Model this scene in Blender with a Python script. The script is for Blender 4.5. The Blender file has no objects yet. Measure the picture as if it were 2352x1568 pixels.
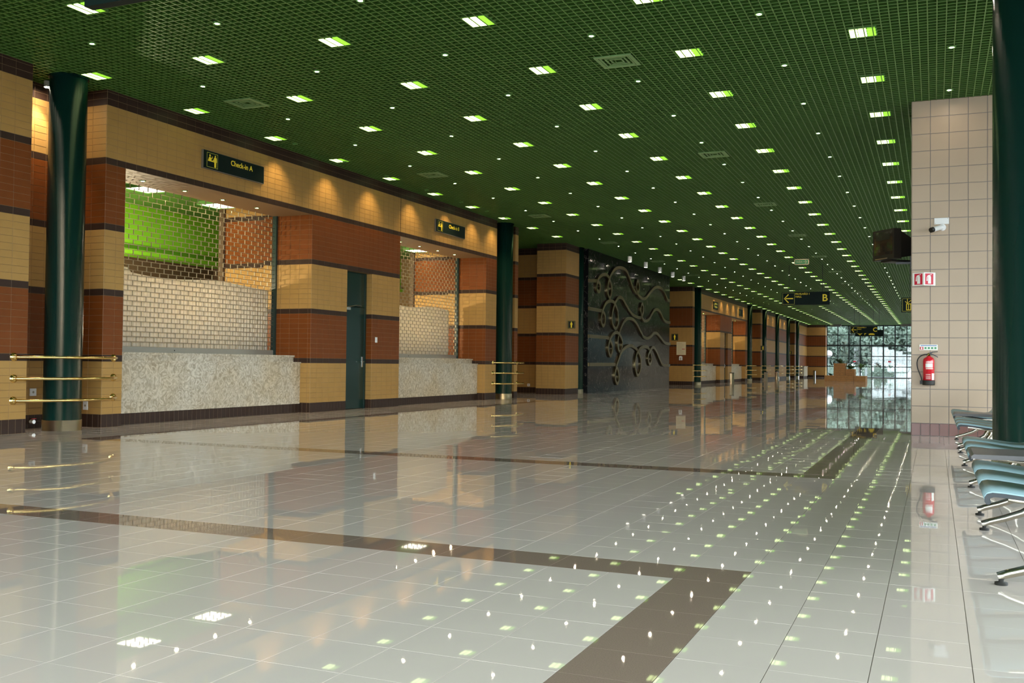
import bpy, math, random
from mathutils import Matrix, Vector
random.seed(7)
SC = bpy.context.scene
COL = SC.collection
PI = math.pi

# ------------------------------------------------------------------ camera, world, exposure
EYE = 1.05
FPX = 2280.0
CAM_R = Vector((0.920118, 0.391492, 0.010811))      # image right
CAM_D = Vector((0.001336, 0.024467, -0.999700))     # image down
CAM_F = Vector((-0.391639, 0.919856, 0.021990))     # viewing direction
cam_d = bpy.data.cameras.new('camera')
cam_d.sensor_width = 36.0
cam_d.lens = 36.0 * FPX / 2352.0
cam_d.clip_end = 600
cam = bpy.data.objects.new('camera', cam_d)
COL.objects.link(cam)
M = Matrix((CAM_R, -CAM_D, -CAM_F)).transposed().to_4x4()
M.translation = (0, 0, EYE)
cam.matrix_world = M
SC.camera = cam

SC.view_settings.view_transform = 'Standard'
SC.view_settings.look = 'None'
SC.view_settings.exposure = 0.22
SC.view_settings.gamma = 1.0
SC.view_settings.use_curve_mapping = False
SKY = 13.0
world = bpy.data.worlds.new('world')
SC.world = world
world.use_nodes = True
_bg = world.node_tree.nodes['Background']
_bg.inputs['Color'].default_value = (0.94, 0.965, 1.0, 1)
_bg.inputs['Strength'].default_value = SKY

ZC = 5.2            # underside of the ceiling lattice
W = -11.72          # plane of the tiled check-in wall
XR = 7.0            # glazed side of the hall
Y0, Y1 = -6.0, 104.0


def portal(x, y, z, sx, sy, rot):
    d = bpy.data.lights.new('window_portal', 'AREA')
    d.shape = 'RECTANGLE'
    d.size, d.size_y = sx, sy
    d.cycles.is_portal = True
    o = bpy.data.objects.new('window_portal', d)
    o.location = (x, y, z)
    o.rotation_euler = rot
    COL.objects.link(o)


portal(XR - 0.05, (Y0 + Y1) / 2, 2.4, 3.3, Y1 - Y0, (0, PI / 2, 0))
portal(-5.1, Y1 - 0.15, ZC / 2, 9.6, ZC, (-PI / 2, 0, 0))
portal(-2.4, Y0 + 0.15, ZC / 2, 18.6, ZC, (PI / 2, 0, 0))


# ------------------------------------------------------------------ materials
def mat(name, color, rough=0.5, metal=0.0, spec=0.5, coat=0.0, vary=0.0, scale=3.0, emit=None, estr=0.0, bump=0.0, bscale=30.0, alpha=None):
    m = bpy.data.materials.new(name)
    m.use_nodes = True
    nt = m.node_tree
    b = nt.nodes['Principled BSDF']
    b.inputs['Base Color'].default_value = (*color, 1)
    b.inputs['Roughness'].default_value = rough
    b.inputs['Metallic'].default_value = metal
    b.inputs['Specular IOR Level'].default_value = spec
    b.inputs['Coat Weight'].default_value = coat
    b.inputs['Coat Roughness'].default_value = 0.06
    if emit:
        b.inputs['Emission Color'].default_value = (*emit, 1)
        b.inputs['Emission Strength'].default_value = estr
    if vary > 0 or bump > 0:
        geo = nt.nodes.new('ShaderNodeNewGeometry')
        n = nt.nodes.new('ShaderNodeTexNoise')
        n.inputs['Scale'].default_value = scale
        n.inputs['Detail'].default_value = 3
        nt.links.new(geo.outputs['Position'], n.inputs['Vector'])
        if vary > 0:
            mx = nt.nodes.new('ShaderNodeMix')
            mx.data_type = 'RGBA'
            mx.inputs['A'].default_value = (*[c * (1 - vary) for c in color], 1)
            mx.inputs['B'].default_value = (*[min(1, c * (1 + vary)) for c in color], 1)
            nt.links.new(n.outputs['Fac'], mx.inputs['Factor'])
            nt.links.new(mx.outputs['Result'], b.inputs['Base Color'])
        if bump > 0:
            n2 = nt.nodes.new('ShaderNodeTexNoise')
            n2.inputs['Scale'].default_value = bscale
            n2.inputs['Detail'].default_value = 2
            nt.links.new(geo.outputs['Position'], n2.inputs['Vector'])
            bp = nt.nodes.new('ShaderNodeBump')
            bp.inputs['Strength'].default_value = bump
            bp.inputs['Distance'].default_value = 0.01
            nt.links.new(n2.outputs['Fac'], bp.inputs['Height'])
            nt.links.new(bp.outputs['Normal'], b.inputs['Normal'])
    return m


MT = {}
MT['cream'] = mat('cream_tile', (0.41, 0.235, 0.072), 0.45, spec=0.18, vary=0.10, scale=5)
MT['red'] = mat('red_tile', (0.175, 0.047, 0.008), 0.45, spec=0.18, vary=0.14, scale=5)
MT['dark'] = mat('dark_tile', (0.040, 0.021, 0.014), 0.45, spec=0.18, vary=0.15, scale=5)
MT['grout'] = mat('wall_grout', (0.26, 0.16, 0.075), 0.85)
MT['beige'] = mat('beige_tile', (0.47, 0.36, 0.26), 0.40, spec=0.3, vary=0.05, scale=2)
MT['beige_grout'] = mat('beige_grout', (0.24, 0.215, 0.21), 0.9)
MT['oxblood'] = mat('oxblood_tile', (0.16, 0.055, 0.038), 0.35, vary=0.15, scale=6)
MT['floor_white'] = mat('floor_tile_white', (0.80, 0.695, 0.63), 0.018, spec=0.60, vary=0.03, scale=1.3, bump=0.0012, bscale=4)
MT['floor_brown'] = mat('floor_tile_brown', (0.335, 0.240, 0.190), 0.022, spec=0.58, vary=0.28, scale=190, bump=0.0012, bscale=4)
MT['floor_grout'] = mat('floor_grout', (0.22, 0.19, 0.165), 0.6)
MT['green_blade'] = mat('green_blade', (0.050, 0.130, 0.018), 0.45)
MT['green_edge_lit'] = mat('green_edge_lit', (0.105, 0.225, 0.045), 0.45)  # same paint as the blades, lightened to show light caught by their undersides
MT['green_plenum'] = mat('green_plenum', (0.012, 0.045, 0.010), 0.8)
MT['green_trim'] = mat('green_trim', (0.14, 0.34, 0.09), 0.5)
MT['vent'] = mat('vent_metal', (0.20, 0.34, 0.13), 0.5)
MT['vent_dark'] = mat('vent_dark', (0.02, 0.05, 0.02), 0.7)
MT['lamp_core'] = mat('lamp_core', (0.8, 0.9, 0.6), 0.5, emit=(0.78, 1.0, 0.40), estr=2.2)
MT['fin_glow'] = mat('fin_glow', (0.4, 0.8, 0.1), 0.5, emit=(0.36, 0.95, 0.04), estr=0.8)  # green glow standing in for louvre fins lit by the tubes
MT['halogen'] = mat('halogen', (1, 1, 1), 0.5, emit=(1.0, 0.84, 0.64), estr=400.0)
MT['halogen_soft'] = mat('halogen_soft', (1, 1, 1), 0.5, emit=(1.0, 0.80, 0.52), estr=850.0)
MT['lamp_white'] = mat('lamp_white', (1, 1, 1), 0.5, emit=(1.0, 0.92, 0.76), estr=5.0)
MT['column'] = mat('column_green', (0.0035, 0.026, 0.020), 0.27, spec=0.4, bump=0.02, bscale=3)
MT['steel'] = mat('brushed_steel', (0.62, 0.60, 0.57), 0.28, metal=1.0, bump=0.02, bscale=40)
MT['chrome'] = mat('chrome', (0.42, 0.39, 0.32), 0.25, metal=1.0)
MT['brass'] = mat('brass', (0.80, 0.56, 0.20), 0.16, metal=1.0, bump=0.06, bscale=14)
MT['bronze'] = mat('bronze_ribbon', (0.22, 0.165, 0.08), 0.32, metal=1.0, bump=0.10, bscale=9)
MT['grille'] = mat('grille_metal', (0.50, 0.42, 0.30), 0.40, metal=0.6)
MT['grille_bar'] = mat('grille_bar', (0.30, 0.29, 0.25), 0.45, metal=0.4)
MT['guide'] = mat('grille_guide', (0.012, 0.030, 0.026), 0.4)
MT['door'] = mat('door_green', (0.006, 0.028, 0.021), 0.20, spec=0.45, bump=0.05, bscale=2.2)
MT['sheet'] = mat('white_sheet', (0.74, 0.68, 0.57), 0.85, vary=0.03, scale=2, bump=0.05, bscale=2)
MT['soffit'] = mat('soffit', (0.19, 0.11, 0.05), 0.55)
MT['room_green'] = mat('room_green', (0.22, 0.58, 0.02), 0.5)
MT['room_brown'] = mat('room_brown', (0.10, 0.06, 0.03), 0.7)
MT['sign_dark'] = mat('sign_dark', (0.006, 0.014, 0.012), 0.40, spec=0.08)
MT['sign_edge'] = mat('sign_edge', (0.16, 0.13, 0.10), 0.5)
MT['yellow'] = mat('sign_yellow', (0.75, 0.58, 0.03), 0.5, emit=(0.8, 0.62, 0.03), estr=0.12)
MT['yellow_dim'] = mat('sign_yellow_dim', (0.42, 0.42, 0.06), 0.5)
MT['white'] = mat('white_plastic', (0.82, 0.82, 0.82), 0.4)
MT['black'] = mat('black_plastic', (0.012, 0.011, 0.010), 0.4)
MT['screen'] = mat('screen_glass', (0.020, 0.017, 0.012), 0.12)
MT['red_paint'] = mat('red_paint', (0.62, 0.012, 0.025), 0.22, coat=0.5)
MT['sign_red'] = mat('sign_red', (0.60, 0.012, 0.04), 0.5)
MT['sign_white'] = mat('sign_white', (0.85, 0.86, 0.80), 0.5)
MT['ink_green'] = mat('ink_green', (0.06, 0.30, 0.12), 0.6)
MT['ink_blue'] = mat('ink_blue', (0.05, 0.12, 0.40), 0.6)
MT['ink_grey'] = mat('ink_grey', (0.35, 0.30, 0.22), 0.7)
MT['paper'] = mat('paper', (0.72, 0.60, 0.38), 0.7)
MT['seat'] = mat('seat_blue', (0.30, 0.44, 0.48), 0.40, spec=0.4, bump=0.02, bscale=60)
MT['seat_edge'] = mat('seat_edge', (0.02, 0.025, 0.03), 0.5)
MT['table'] = mat('table_grey', (0.16, 0.145, 0.145), 0.4)
MT['rubber'] = mat('rubber', (0.02, 0.018, 0.016), 0.6)
MT['wood'] = mat('planter_wood', (0.52, 0.235, 0.06), 0.45, vary=0.3, scale=9)
MT['leaf'] = mat('leaf', (0.10, 0.22, 0.07), 0.5, vary=0.5, scale=3)
MT['tree_leaf'] = mat('tree_leaf', (0.060, 0.080, 0.065), 0.8, spec=0.1, vary=0.5, scale=0.8)
MT['trunk'] = mat('trunk', (0.20, 0.15, 0.12), 0.9)
MT['paving'] = mat('outdoor_paving', (0.058, 0.068, 0.078), 0.8, vary=0.15, scale=0.4)
MT['mullion'] = mat('mullion', (0.010, 0.022, 0.022), 0.35)
MT['plaster'] = mat('plaster', (0.30, 0.24, 0.17), 0.8)


def marble():
    m = mat('black_marble', (0.012, 0.012, 0.013), 0.10, spec=0.22)
    nt = m.node_tree
    b = nt.nodes['Principled BSDF']
    geo = nt.nodes.new('ShaderNodeNewGeometry')
    w = nt.nodes.new('ShaderNodeTexNoise')
    w.inputs['Scale'].default_value = 1.6
    w.inputs['Detail'].default_value = 6
    w.inputs['Distortion'].default_value = 1.6
    r = nt.nodes.new('ShaderNodeValToRGB')
    e = r.color_ramp.elements
    e[0].position, e[0].color = 0.492, (0.010, 0.010, 0.011, 1)
    e[1].position, e[1].color = 0.508, (0.010, 0.010, 0.011, 1)
    k = r.color_ramp.elements.new(0.50)
    k.color = (0.16, 0.13, 0.11, 1)
    nt.links.new(geo.outputs['Position'], w.inputs['Vector'])
    nt.links.new(w.outputs['Fac'], r.inputs['Fac'])
    nt.links.new(r.outputs['Color'], b.inputs['Base Color'])
    return m


def shellstone():
    m = mat('shell_stone', (0.55, 0.50, 0.40), 0.30)
    nt = m.node_tree
    b = nt.nodes['Principled BSDF']
    geo = nt.nodes.new('ShaderNodeNewGeometry')
    n = nt.nodes.new('ShaderNodeTexNoise')
    n.inputs['Scale'].default_value = 8
    n.inputs['Detail'].default_value = 5
    n.inputs['Distortion'].default_value = 2.5
    v = nt.nodes.new('ShaderNodeTexNoise')
    v.inputs['Scale'].default_value = 1.2
    v.inputs['Detail'].default_value = 2
    r = nt.nodes.new('ShaderNodeValToRGB')
    e = r.color_ramp.elements
    e[0].position, e[0].color = 0.36, (0.36, 0.30, 0.21, 1)
    e[1].position, e[1].color = 0.64, (0.66, 0.60, 0.49, 1)
    mx = nt.nodes.new('ShaderNodeMix')
    mx.data_type = 'RGBA'
    mx.blend_type = 'MULTIPLY'
    mx.inputs['Factor'].default_value = 0.5
    r2 = nt.nodes.new('ShaderNodeValToRGB')
    r2.color_ramp.elements[0].position, r2.color_ramp.elements[0].color = 0.4, (1, 1, 1, 1)
    r2.color_ramp.elements[1].position, r2.color_ramp.elements[1].color = 0.65, (0.80, 0.66, 0.42, 1)
    nt.links.new(geo.outputs['Position'], n.inputs['Vector'])
    nt.links.new(geo.outputs['Position'], v.inputs['Vector'])
    nt.links.new(n.outputs['Fac'], r.inputs['Fac'])
    nt.links.new(v.outputs['Fac'], r2.inputs['Fac'])
    nt.links.new(r.outputs['Color'], mx.inputs['A'])
    nt.links.new(r2.outputs['Color'], mx.inputs['B'])
    nt.links.new(mx.outputs['Result'], b.inputs['Base Color'])
    return m


def glass():
    m = bpy.data.materials.new('window_glass')
    m.use_nodes = True
    nt = m.node_tree
    nt.nodes.remove(nt.nodes['Principled BSDF'])
    out = nt.nodes['Material Output']
    t = nt.nodes.new('ShaderNodeBsdfTransparent')
    t.inputs['Color'].default_value = (0.88, 0.93, 0.94, 1)
    g = nt.nodes.new('ShaderNodeBsdfGlossy')
    g.inputs['Roughness'].default_value = 0.02
    mx = nt.nodes.new('ShaderNodeMixShader')
    mx.inputs[0].default_value = 0.06
    nt.links.new(t.outputs[0], mx.inputs[1])
    nt.links.new(g.outputs[0], mx.inputs[2])
    nt.links.new(mx.outputs[0], out.inputs['Surface'])
    return m


def leafy(m, col):
    nt = m.node_tree
    out, b = nt.nodes['Material Output'], nt.nodes['Principled BSDF']
    t = nt.nodes.new('ShaderNodeBsdfTranslucent')
    t.inputs['Color'].default_value = (*col, 1)
    a = nt.nodes.new('ShaderNodeAddShader')
    nt.links.new(b.outputs[0], a.inputs[0])
    nt.links.new(t.outputs[0], a.inputs[1])
    nt.links.new(a.outputs[0], out.inputs['Surface'])


leafy(MT['tree_leaf'], (0.055, 0.075, 0.06))
leafy(MT['sheet'], (0.22, 0.19, 0.13))
MT['marble'] = marble()
MT['stone'] = shellstone()
MT['glass'] = glass()


# ------------------------------------------------------------------ mesh helpers
class MB:
    def __init__(s):
        s.v, s.f, s.m, s.sm = [], [], [], []

    def face(s, pts, mi=0, smooth=False):
        n = len(s.v)
        s.v += [tuple(p) for p in pts]
        s.f.append(tuple(range(n, n + len(pts))))
        s.m.append(mi)
        s.sm.append(smooth)
        return s

    def box(s, x0, x1, y0, y1, z0, z1, mi=0):
        n = len(s.v)
        s.v += [(x0, y0, z0), (x1, y0, z0), (x1, y1, z0), (x0, y1, z0), (x0, y0, z1), (x1, y0, z1), (x1, y1, z1), (x0, y1, z1)]
        for q in ((0, 3, 2, 1), (4, 5, 6, 7), (0, 1, 5, 4), (1, 2, 6, 5), (2, 3, 7, 6), (3, 0, 4, 7)):
            s.f.append(tuple(n + i for i in q))
            s.m.append(mi)
            s.sm.append(False)
        return s

    def lathe(s, prof, cx=0, cy=0, n=20, mi=0, cap=True, axis='z', smooth=True):
        """prof: list of (radius, height) along the axis"""
        def P(r, h, a):
            c, d = r * math.cos(a), r * math.sin(a)
            if axis == 'z':
                return (cx + c, cy + d, h)
            if axis == 'x':
                return (h, cx + c, cy + d)
            return (cx + c, h, cy + d)
        b = len(s.v)
        for r, h in prof:
            for i in range(n):
                s.v.append(P(r, h, 2 * PI * i / n))
        for k in range(len(prof) - 1):
            for i in range(n):
                j = (i + 1) % n
                s.f.append((b + k * n + i, b + k * n + j, b + (k + 1) * n + j, b + (k + 1) * n + i))
                s.m.append(mi)
                s.sm.append(smooth)
        if cap:
            for k in (0, len(prof) - 1):
                s.f.append(tuple(b + k * n + i for i in range(n)))
                s.m.append(mi)
                s.sm.append(False)
        return s

    def tube(s, path, r, n=8, mi=0, smooth=True):
        pts = [Vector(p) for p in path]
        rs = r if isinstance(r, (list, tuple)) else [r] * len(pts)
        b = len(s.v)
        up = Vector((0.13, 0.07, 1)).normalized()
        for i, p in enumerate(pts):
            t = (pts[min(i + 1, len(pts) - 1)] - pts[max(i - 1, 0)]).normalized()
            u = t.cross(up)
            if u.length < 0.05:
                u = t.cross(Vector((1, 0, 0)))
            u.normalize()
            w = u.cross(t)
            for k in range(n):
                a = 2 * PI * k / n
                s.v.append(tuple(p + rs[i] * (math.cos(a) * u + math.sin(a) * w)))
        for i in range(len(pts) - 1):
            for k in range(n):
                j = (k + 1) % n
                s.f.append((b + i * n + k, b + i * n + j, b + (i + 1) * n + j, b + (i + 1) * n + k))
                s.m.append(mi)
                s.sm.append(smooth)
        for i in (0, len(pts) - 1):
            s.f.append(tuple(b + i * n + k for k in range(n)))
            s.m.append(mi)
            s.sm.append(False)
        return s

    def prism(s, poly, d0, d1, plane='xy', mi=0, smooth=False):
        """extrude a polygon: plane 'xy' along z, 'xz' along y, 'yz' along x"""
        def P(a, b_, d):
            return {'xy': (a, b_, d), 'xz': (a, d, b_), 'yz': (d, a, b_)}[plane]
        n, b = len(poly), len(s.v)
        for d in (d0, d1):
            s.v += [P(a, c, d) for a, c in poly]
        s.f.append(tuple(b + i for i in range(n)))
        s.f.append(tuple(b + n + i for i in reversed(range(n))))
        s.m += [mi, mi]
        s.sm += [False, False]
        for i in range(n):
            j = (i + 1) % n
            s.f.append((b + i, b + n + i, b + n + j, b + j))
            s.m.append(mi)
            s.sm.append(smooth)
        return s

    def mesh(s, name, mats):
        me = bpy.data.meshes.new(name)
        me.from_pydata(s.v, [], s.f)
        for m in (mats if isinstance(mats, (list, tuple)) else [mats]):
            me.materials.append(MT[m])
        me.polygons.foreach_set('material_index', s.m)
        me.polygons.foreach_set('use_smooth', s.sm)
        me.update()
        return me

    def build(s, name, mats, parent=None, kind=None):
        return put(name, s.mesh(name, mats), parent, kind=kind)


def put(name, me, parent=None, loc=None, kind=None, rz=None):
    o = bpy.data.objects.new(name, me)
    COL.objects.link(o)
    if parent is not None:
        o.parent = parent
    if loc is not None:
        o.location = loc
    if rz is not None:
        o.rotation_euler = (0, 0, rz)
    if kind:
        o['kind'] = kind
    return o


def tag(o, label, cat, group=None, kind=None):
    o['label'], o['category'] = label, cat
    if group:
        o['group'] = group
    if kind:
        o['kind'] = kind
    return o


def thing(name, label, cat, loc=(0, 0, 0), group=None, kind=None, rot=None):
    o = put(name, None, None, loc)
    o.empty_display_size = 0.1
    if rot is not None:
        o.rotation_euler = rot
    return tag(o, label, cat, group, kind)


def project(x, y, z):
    v = Vector((x, y, z - EYE))
    d = v.dot(CAM_F)
    if d < 0.1:
        return None
    return 1176 + FPX * v.dot(CAM_R) / d, 784 + FPX * v.dot(CAM_D) / d, d


def seen(x, y, z, pad=0):
    p = project(x, y, z)
    return bool(p and -pad < p[0] < 2352 + pad and -pad < p[1] < 1568 + pad)


ORD = ['', 'first', 'second', 'third', 'fourth', 'fifth', 'sixth', 'seventh', 'eighth', 'ninth', 'tenth', 'eleventh', 'twelfth',
       'thirteenth', 'fourteenth', 'fifteenth', 'sixteenth', 'seventeenth', 'eighteenth', 'nineteenth', 'twentieth']


def ordinal(n):
    if n <= 20:
        return ORD[n]
    t = {2: 'twenty', 3: 'thirty', 4: 'forty', 5: 'fifty'}[n // 10]
    if n % 10 == 0:
        return t[:-1] + 'ieth'
    return t + '-' + ORD[n % 10]


def text(body, size, parent, loc, m, align='LEFT', rot=None, bold=0.0, sx=1.0):
    c = bpy.data.curves.new('lettering', 'FONT')
    c.body = body
    c.size = size
    c.extrude = 0.002
    c.offset = bold
    c.align_x = align
    c.align_y = 'CENTER'
    c.resolution_u = 3
    c.materials.append(MT[m])
    tmp = bpy.data.objects.new('lettering_curve', c)
    COL.objects.link(tmp)
    bpy.context.view_layer.update()
    me = bpy.data.meshes.new_from_object(tmp.evaluated_get(bpy.context.evaluated_depsgraph_get()))
    bpy.data.objects.remove(tmp)
    o = bpy.data.objects.new('lettering', me)
    COL.objects.link(o)
    o.parent = parent
    o.location = loc
    o.scale = (sx, 1, 1)
    if rot:
        o.rotation_euler = rot
    return o


# ------------------------------------------------------------------ tiles
def add_tile(mb, o, u, w, n, a0, a1, b0, b1, lift, mi, jit=0.0, inset=0.003):
    """one tile: face lifted by lift over its plane with four sloping edges; o origin, u/w in-plane axes, n normal"""
    c = [(a0, b0), (a1, b0), (a1, b1), (a0, b1)]
    k = [(a0 + inset, b0 + inset), (a1 - inset, b0 + inset), (a1 - inset, b1 - inset), (a0 + inset, b1 - inset)]
    t1, t2 = random.gauss(0, jit), random.gauss(0, jit)
    ca, cb = (a0 + a1) / 2, (b0 + b1) / 2
    P = lambda a, b, h: (o[0] + u[0] * a + w[0] * b + n[0] * h, o[1] + u[1] * a + w[1] * b + n[1] * h, o[2] + u[2] * a + w[2] * b + n[2] * h)
    i = len(mb.v)
    mb.v += [P(a, b, 0) for a, b in c] + [P(a, b, lift + (a - ca) * t1 + (b - cb) * t2) for a, b in k]
    mb.f.append((i + 4, i + 5, i + 6, i + 7))
    for q in range(4):
        r = (q + 1) % 4
        mb.f.append((i + q, i + r, i + 4 + r, i + 4 + q))
    mb.m += [mi] * 5
    mb.sm += [False] * 5


TW, TH = 0.225, 0.10133
J = 0.0035


def course_kind(k):
    if k in (8, 18, 28, 38) or k >= 47:
        return 2
    return 0 if (k < 8 or 19 <= k < 28 or k >= 39) else 1


WALL_TILES = []          # (dist, o, u, n, a0, a1, b0, b1, kind, full)
GROUT = MB()


def wall_face(p0, p1, z0=0.0, z1=ZC, back=True):
    """a tiled vertical face from p0 to p1 in plan; its normal is to the right of p0->p1"""
    L = math.hypot(p1[0] - p0[0], p1[1] - p0[1])
    u = ((p1[0] - p0[0]) / L, (p1[1] - p0[1]) / L, 0)
    n = (u[1], -u[0], 0)
    GROUT.face([(p0[0], p0[1], z0), (p1[0], p1[1], z0), (p1[0], p1[1], z1), (p0[0], p0[1], z1)])
    rows = []
    if z0 < 0.1:
        rows.append((0.0, 0.2, 'plinth'))
    for k in range(50):
        a, b = 0.2 + k * TH, 0.2 + (k + 1) * TH
        if b > z0 + 0.02 and a < z1 - 0.02:
            rows.append((max(a, z0), min(b, z1), k))
    for a, b, k in rows:
        w = TW / 2 if k == 'plinth' else TW
        cnt = max(1, int(math.ceil(L / w - 0.25)))
        for c in range(cnt):
            s, e = c * w, min(L, (c + 1) * w)
            if c == cnt - 1:
                e = L
            kind = 2 if k == 'plinth' else course_kind(k)
            mx, my = p0[0] + u[0] * (s + e) / 2, p0[1] + u[1] * (s + e) / 2
            full = k != 'plinth' and abs(e - s - w) < 0.002 and abs(b - a - TH) < 0.002
            facing = (n[0] * (0 - mx) + n[1] * (0 - my)) > 0
            d = math.hypot(mx, my) if (full and facing and seen(mx, my, (a + b) / 2)) else 1e9
            if not facing and my > 40:
                continue
            WALL_TILES.append((d, (p0[0], p0[1], 0), u, n, s + J / 2, e - J / 2, a + J / 2, b - J / 2, kind))


# plan of the left side ------------------------------------------------------------------
RD = -12.45        # back of the column niches
OD = -12.62        # depth of the counter openings
OPEN_TOP = 0.2 + 38 * TH
DOOR_TOP = 0.2 + 28 * TH
DX = -11.88        # face of the doors
NICHE = 0.685
COLX = -11.78
CA = 10.84
BAYS = (0.0, 42.06)


def niche(yc):
    wall_face((W, yc - NICHE), (RD, yc - NICHE))
    wall_face((RD, yc - NICHE), (RD, yc + NICHE))
    wall_face((RD, yc + NICHE), (W, yc + NICHE))


SOFF = MB()


def opening(ya, yb):
    wall_face((W, ya), (W, yb), OPEN_TOP, ZC)
    wall_face((W, ya), (OD - 0.3, ya), 0, OPEN_TOP)
    wall_face((OD - 0.3, yb), (W, yb), 0, OPEN_TOP)
    SOFF.box(OD - 0.05, W - 0.001, ya, yb, OPEN_TOP, OPEN_TOP + 0.05)


def bay(o):
    niche(CA + o)
    wall_face((W, CA + NICHE + o), (W, 11.93 + o))
    opening(11.93 + o, 17.03 + o)
    wall_face((W, 17.03 + o), (W, 18.37 + o))
    wall_face((W, 18.37 + o), (W, 19.42 + o), DOOR_TOP, ZC)
    wall_face((W, 18.37 + o), (DX, 18.37 + o), 0, DOOR_TOP)
    wall_face((DX, 19.42 + o), (W, 19.42 + o), 0, DOOR_TOP)
    SOFF.box(DX, W - 0.001, 18.37 + o, 19.42 + o, DOOR_TOP, DOOR_TOP + 0.03)
    wall_face((W, 19.42 + o), (W, 20.67 + o))
    opening(20.67 + o, 25.60 + o)
    wall_face((W, 25.60 + o), (W, CA + 16.18 - NICHE + o))
    niche(CA + 16.18 + o)
    wall_face((W, CA + 16.18 + NICHE + o), (W, 27.95 + o))
    wall_face((W, 27.95 + o), (-17.0, 27.95 + o))


wall_face((W, 2.0), (W, CA - NICHE))
bay(0.0)
# lavatory passage and the corner before the marble
wall_face((-17.0, 33.1), (-12.69, 33.1))
wall_face((-12.69, 33.1), (-12.69, 31.95))
wall_face((-12.69, 31.95), (-11.62, 31.95))
wall_face((-11.62, 31.95), (-11.62, 33.86))
# passage after the marble
wall_face((-12.6, 45.8), (-17.0, 45.8))
wall_face((-17.0, 51.75), (W, 51.75))
wall_face((W, 51.75), (W, CA + 42.06 - NICHE))
bay(42.06)
wall_face((-17.0, 74.0), (W, 74.0))
wall_face((W, 74.0), (W, 75.45 - NICHE))
for yc, ye in ((75.45, 82.0 - NICHE), (82.0, 88.45 - NICHE)):
    niche(yc)
    wall_face((W, yc + NICHE), (W, ye))
niche(88.45)
wall_face((W, 88.45 + NICHE), (W, 89.5))
wall_face((W, 89.5), (-17.0, 89.5))
wall_face((-17.0, 93.3), (W, 93.3))
wall_face((W, 93.3), (W, 94.8 - NICHE))
niche(94.8)
wall_face((W, 94.8 + NICHE), (W, 102.9))
wall_face((W, 102.9), (-9.95, 102.9))
wall_face((-9.95, 102.9), (-9.95, 103.9))

# the outer shell closes the rooms behind the wall
shell = MB()
shell.box(-17.3, -17.05, Y0, Y1, -0.05, 5.7)
shell.box(-17.3, -9.96, Y1 - 0.05, Y1 + 0.2, -0.05, 5.7)
shell.box(-11.9, -11.75, Y0, 2.0, 0, 5.7)
shell.build('wall_outer', 'plaster', kind='structure')
GR = GROUT
wall_left = GR.build('wall_left', 'grout', kind='structure')
SOFF.build('soffit_lining', 'soffit', wall_left)

WALL_TILES.sort(key=lambda t: t[0])
KN = ['cream', 'red', 'dark']
_shared = {}
for i, (d, o, u, n, a0, a1, b0, b1, kd) in enumerate(WALL_TILES[:300]):
    if kd not in _shared:
        mb = MB()
        add_tile(mb, (0, 0, 0), (1, 0, 0), (0, 0, 1), (0, -1, 0), -(TW - J) / 2, (TW - J) / 2, -(TH - J) / 2, (TH - J) / 2, 0.004, 0)
        _shared[kd] = mb.mesh('tile', KN[kd])
    ca = (a0 + a1) / 2
    put('tile', _shared[kd], wall_left, (o[0] + u[0] * ca, o[1] + u[1] * ca, (b0 + b1) / 2), rz=math.atan2(u[1], u[0]))
rest = MB()
for d, o, u, n, a0, a1, b0, b1, kd in WALL_TILES[300:]:
    add_tile(rest, o, u, (0, 0, 1), n, a0, a1, b0, b1, 0.004, kd)
rest.build('wall_tiles', KN, wall_left, kind='stuff')

# ------------------------------------------------------------------ floor
P = 0.3272
FX0, FY0 = -0.2035, 3.8590


def stripe(ix, iy):
    x = FX0 + (ix + 0.5) * P
    y = FY0 + (iy + 0.5) * P
    right = ix == -3
    left = ix == -31
    for ya, yb in ((-20, 3), (18, 69), (83, 133), (147, 197), (211, 261)):
        if ya <= iy <= yb:
            if (right or left) or (iy in (ya, yb) and -31 <= ix <= -3):
                return True
    return False


fl = MB()
fl.box(-17.0, XR, Y0, Y1, -0.08, -0.0025)
floor = fl.build('floor', 'floor_grout', kind='structure')
F_T = []
for ix in range(int((-17.0 - FX0) / P), int((XR - FX0) / P)):
    for iy in range(int((Y0 - FY0) / P), int((Y1 - FY0) / P)):
        cx, cy = FX0 + (ix + 0.5) * P, FY0 + (iy + 0.5) * P
        if cx < W - 0.5 and (cy < 26 or 34 < cy < 45.5 or 53 < cy < 69):
            continue
        F_T.append((math.hypot(cx, cy) if seen(cx, cy, 0, 40) else 1e9, ix, iy, cx, cy))
F_T.sort()
ftm = {}
h = P / 2 - 0.0014
hy = P / 2 - 0.0006
for br in (False, True):
    mb = MB()
    add_tile(mb, (0, 0, 0), (1, 0, 0), (0, 1, 0), (0, 0, 1), -h, h, -hy, hy, 0.0025, 0, 0.0, 0.0001)
    ftm[br] = mb.mesh('tile', 'floor_brown' if br else 'floor_white')
for d, ix, iy, cx, cy in F_T[:300]:
    o = put('tile', ftm[stripe(ix, iy)], floor, (cx, cy, -0.0025))
    o.rotation_euler = (random.gauss(0, 0.0004), random.gauss(0, 0.0004), 0)
mb = MB()
for d, ix, iy, cx, cy in F_T[300:]:
    add_tile(mb, (cx, cy, -0.0025), (1, 0, 0), (0, 1, 0), (0, 0, 1), -h, h, -hy, hy, 0.0025, 1 if stripe(ix, iy) else 0, 0.0006, 0.0001)
mb.build('floor_tiles', ['floor_white', 'floor_brown'], floor, kind='stuff')

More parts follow.
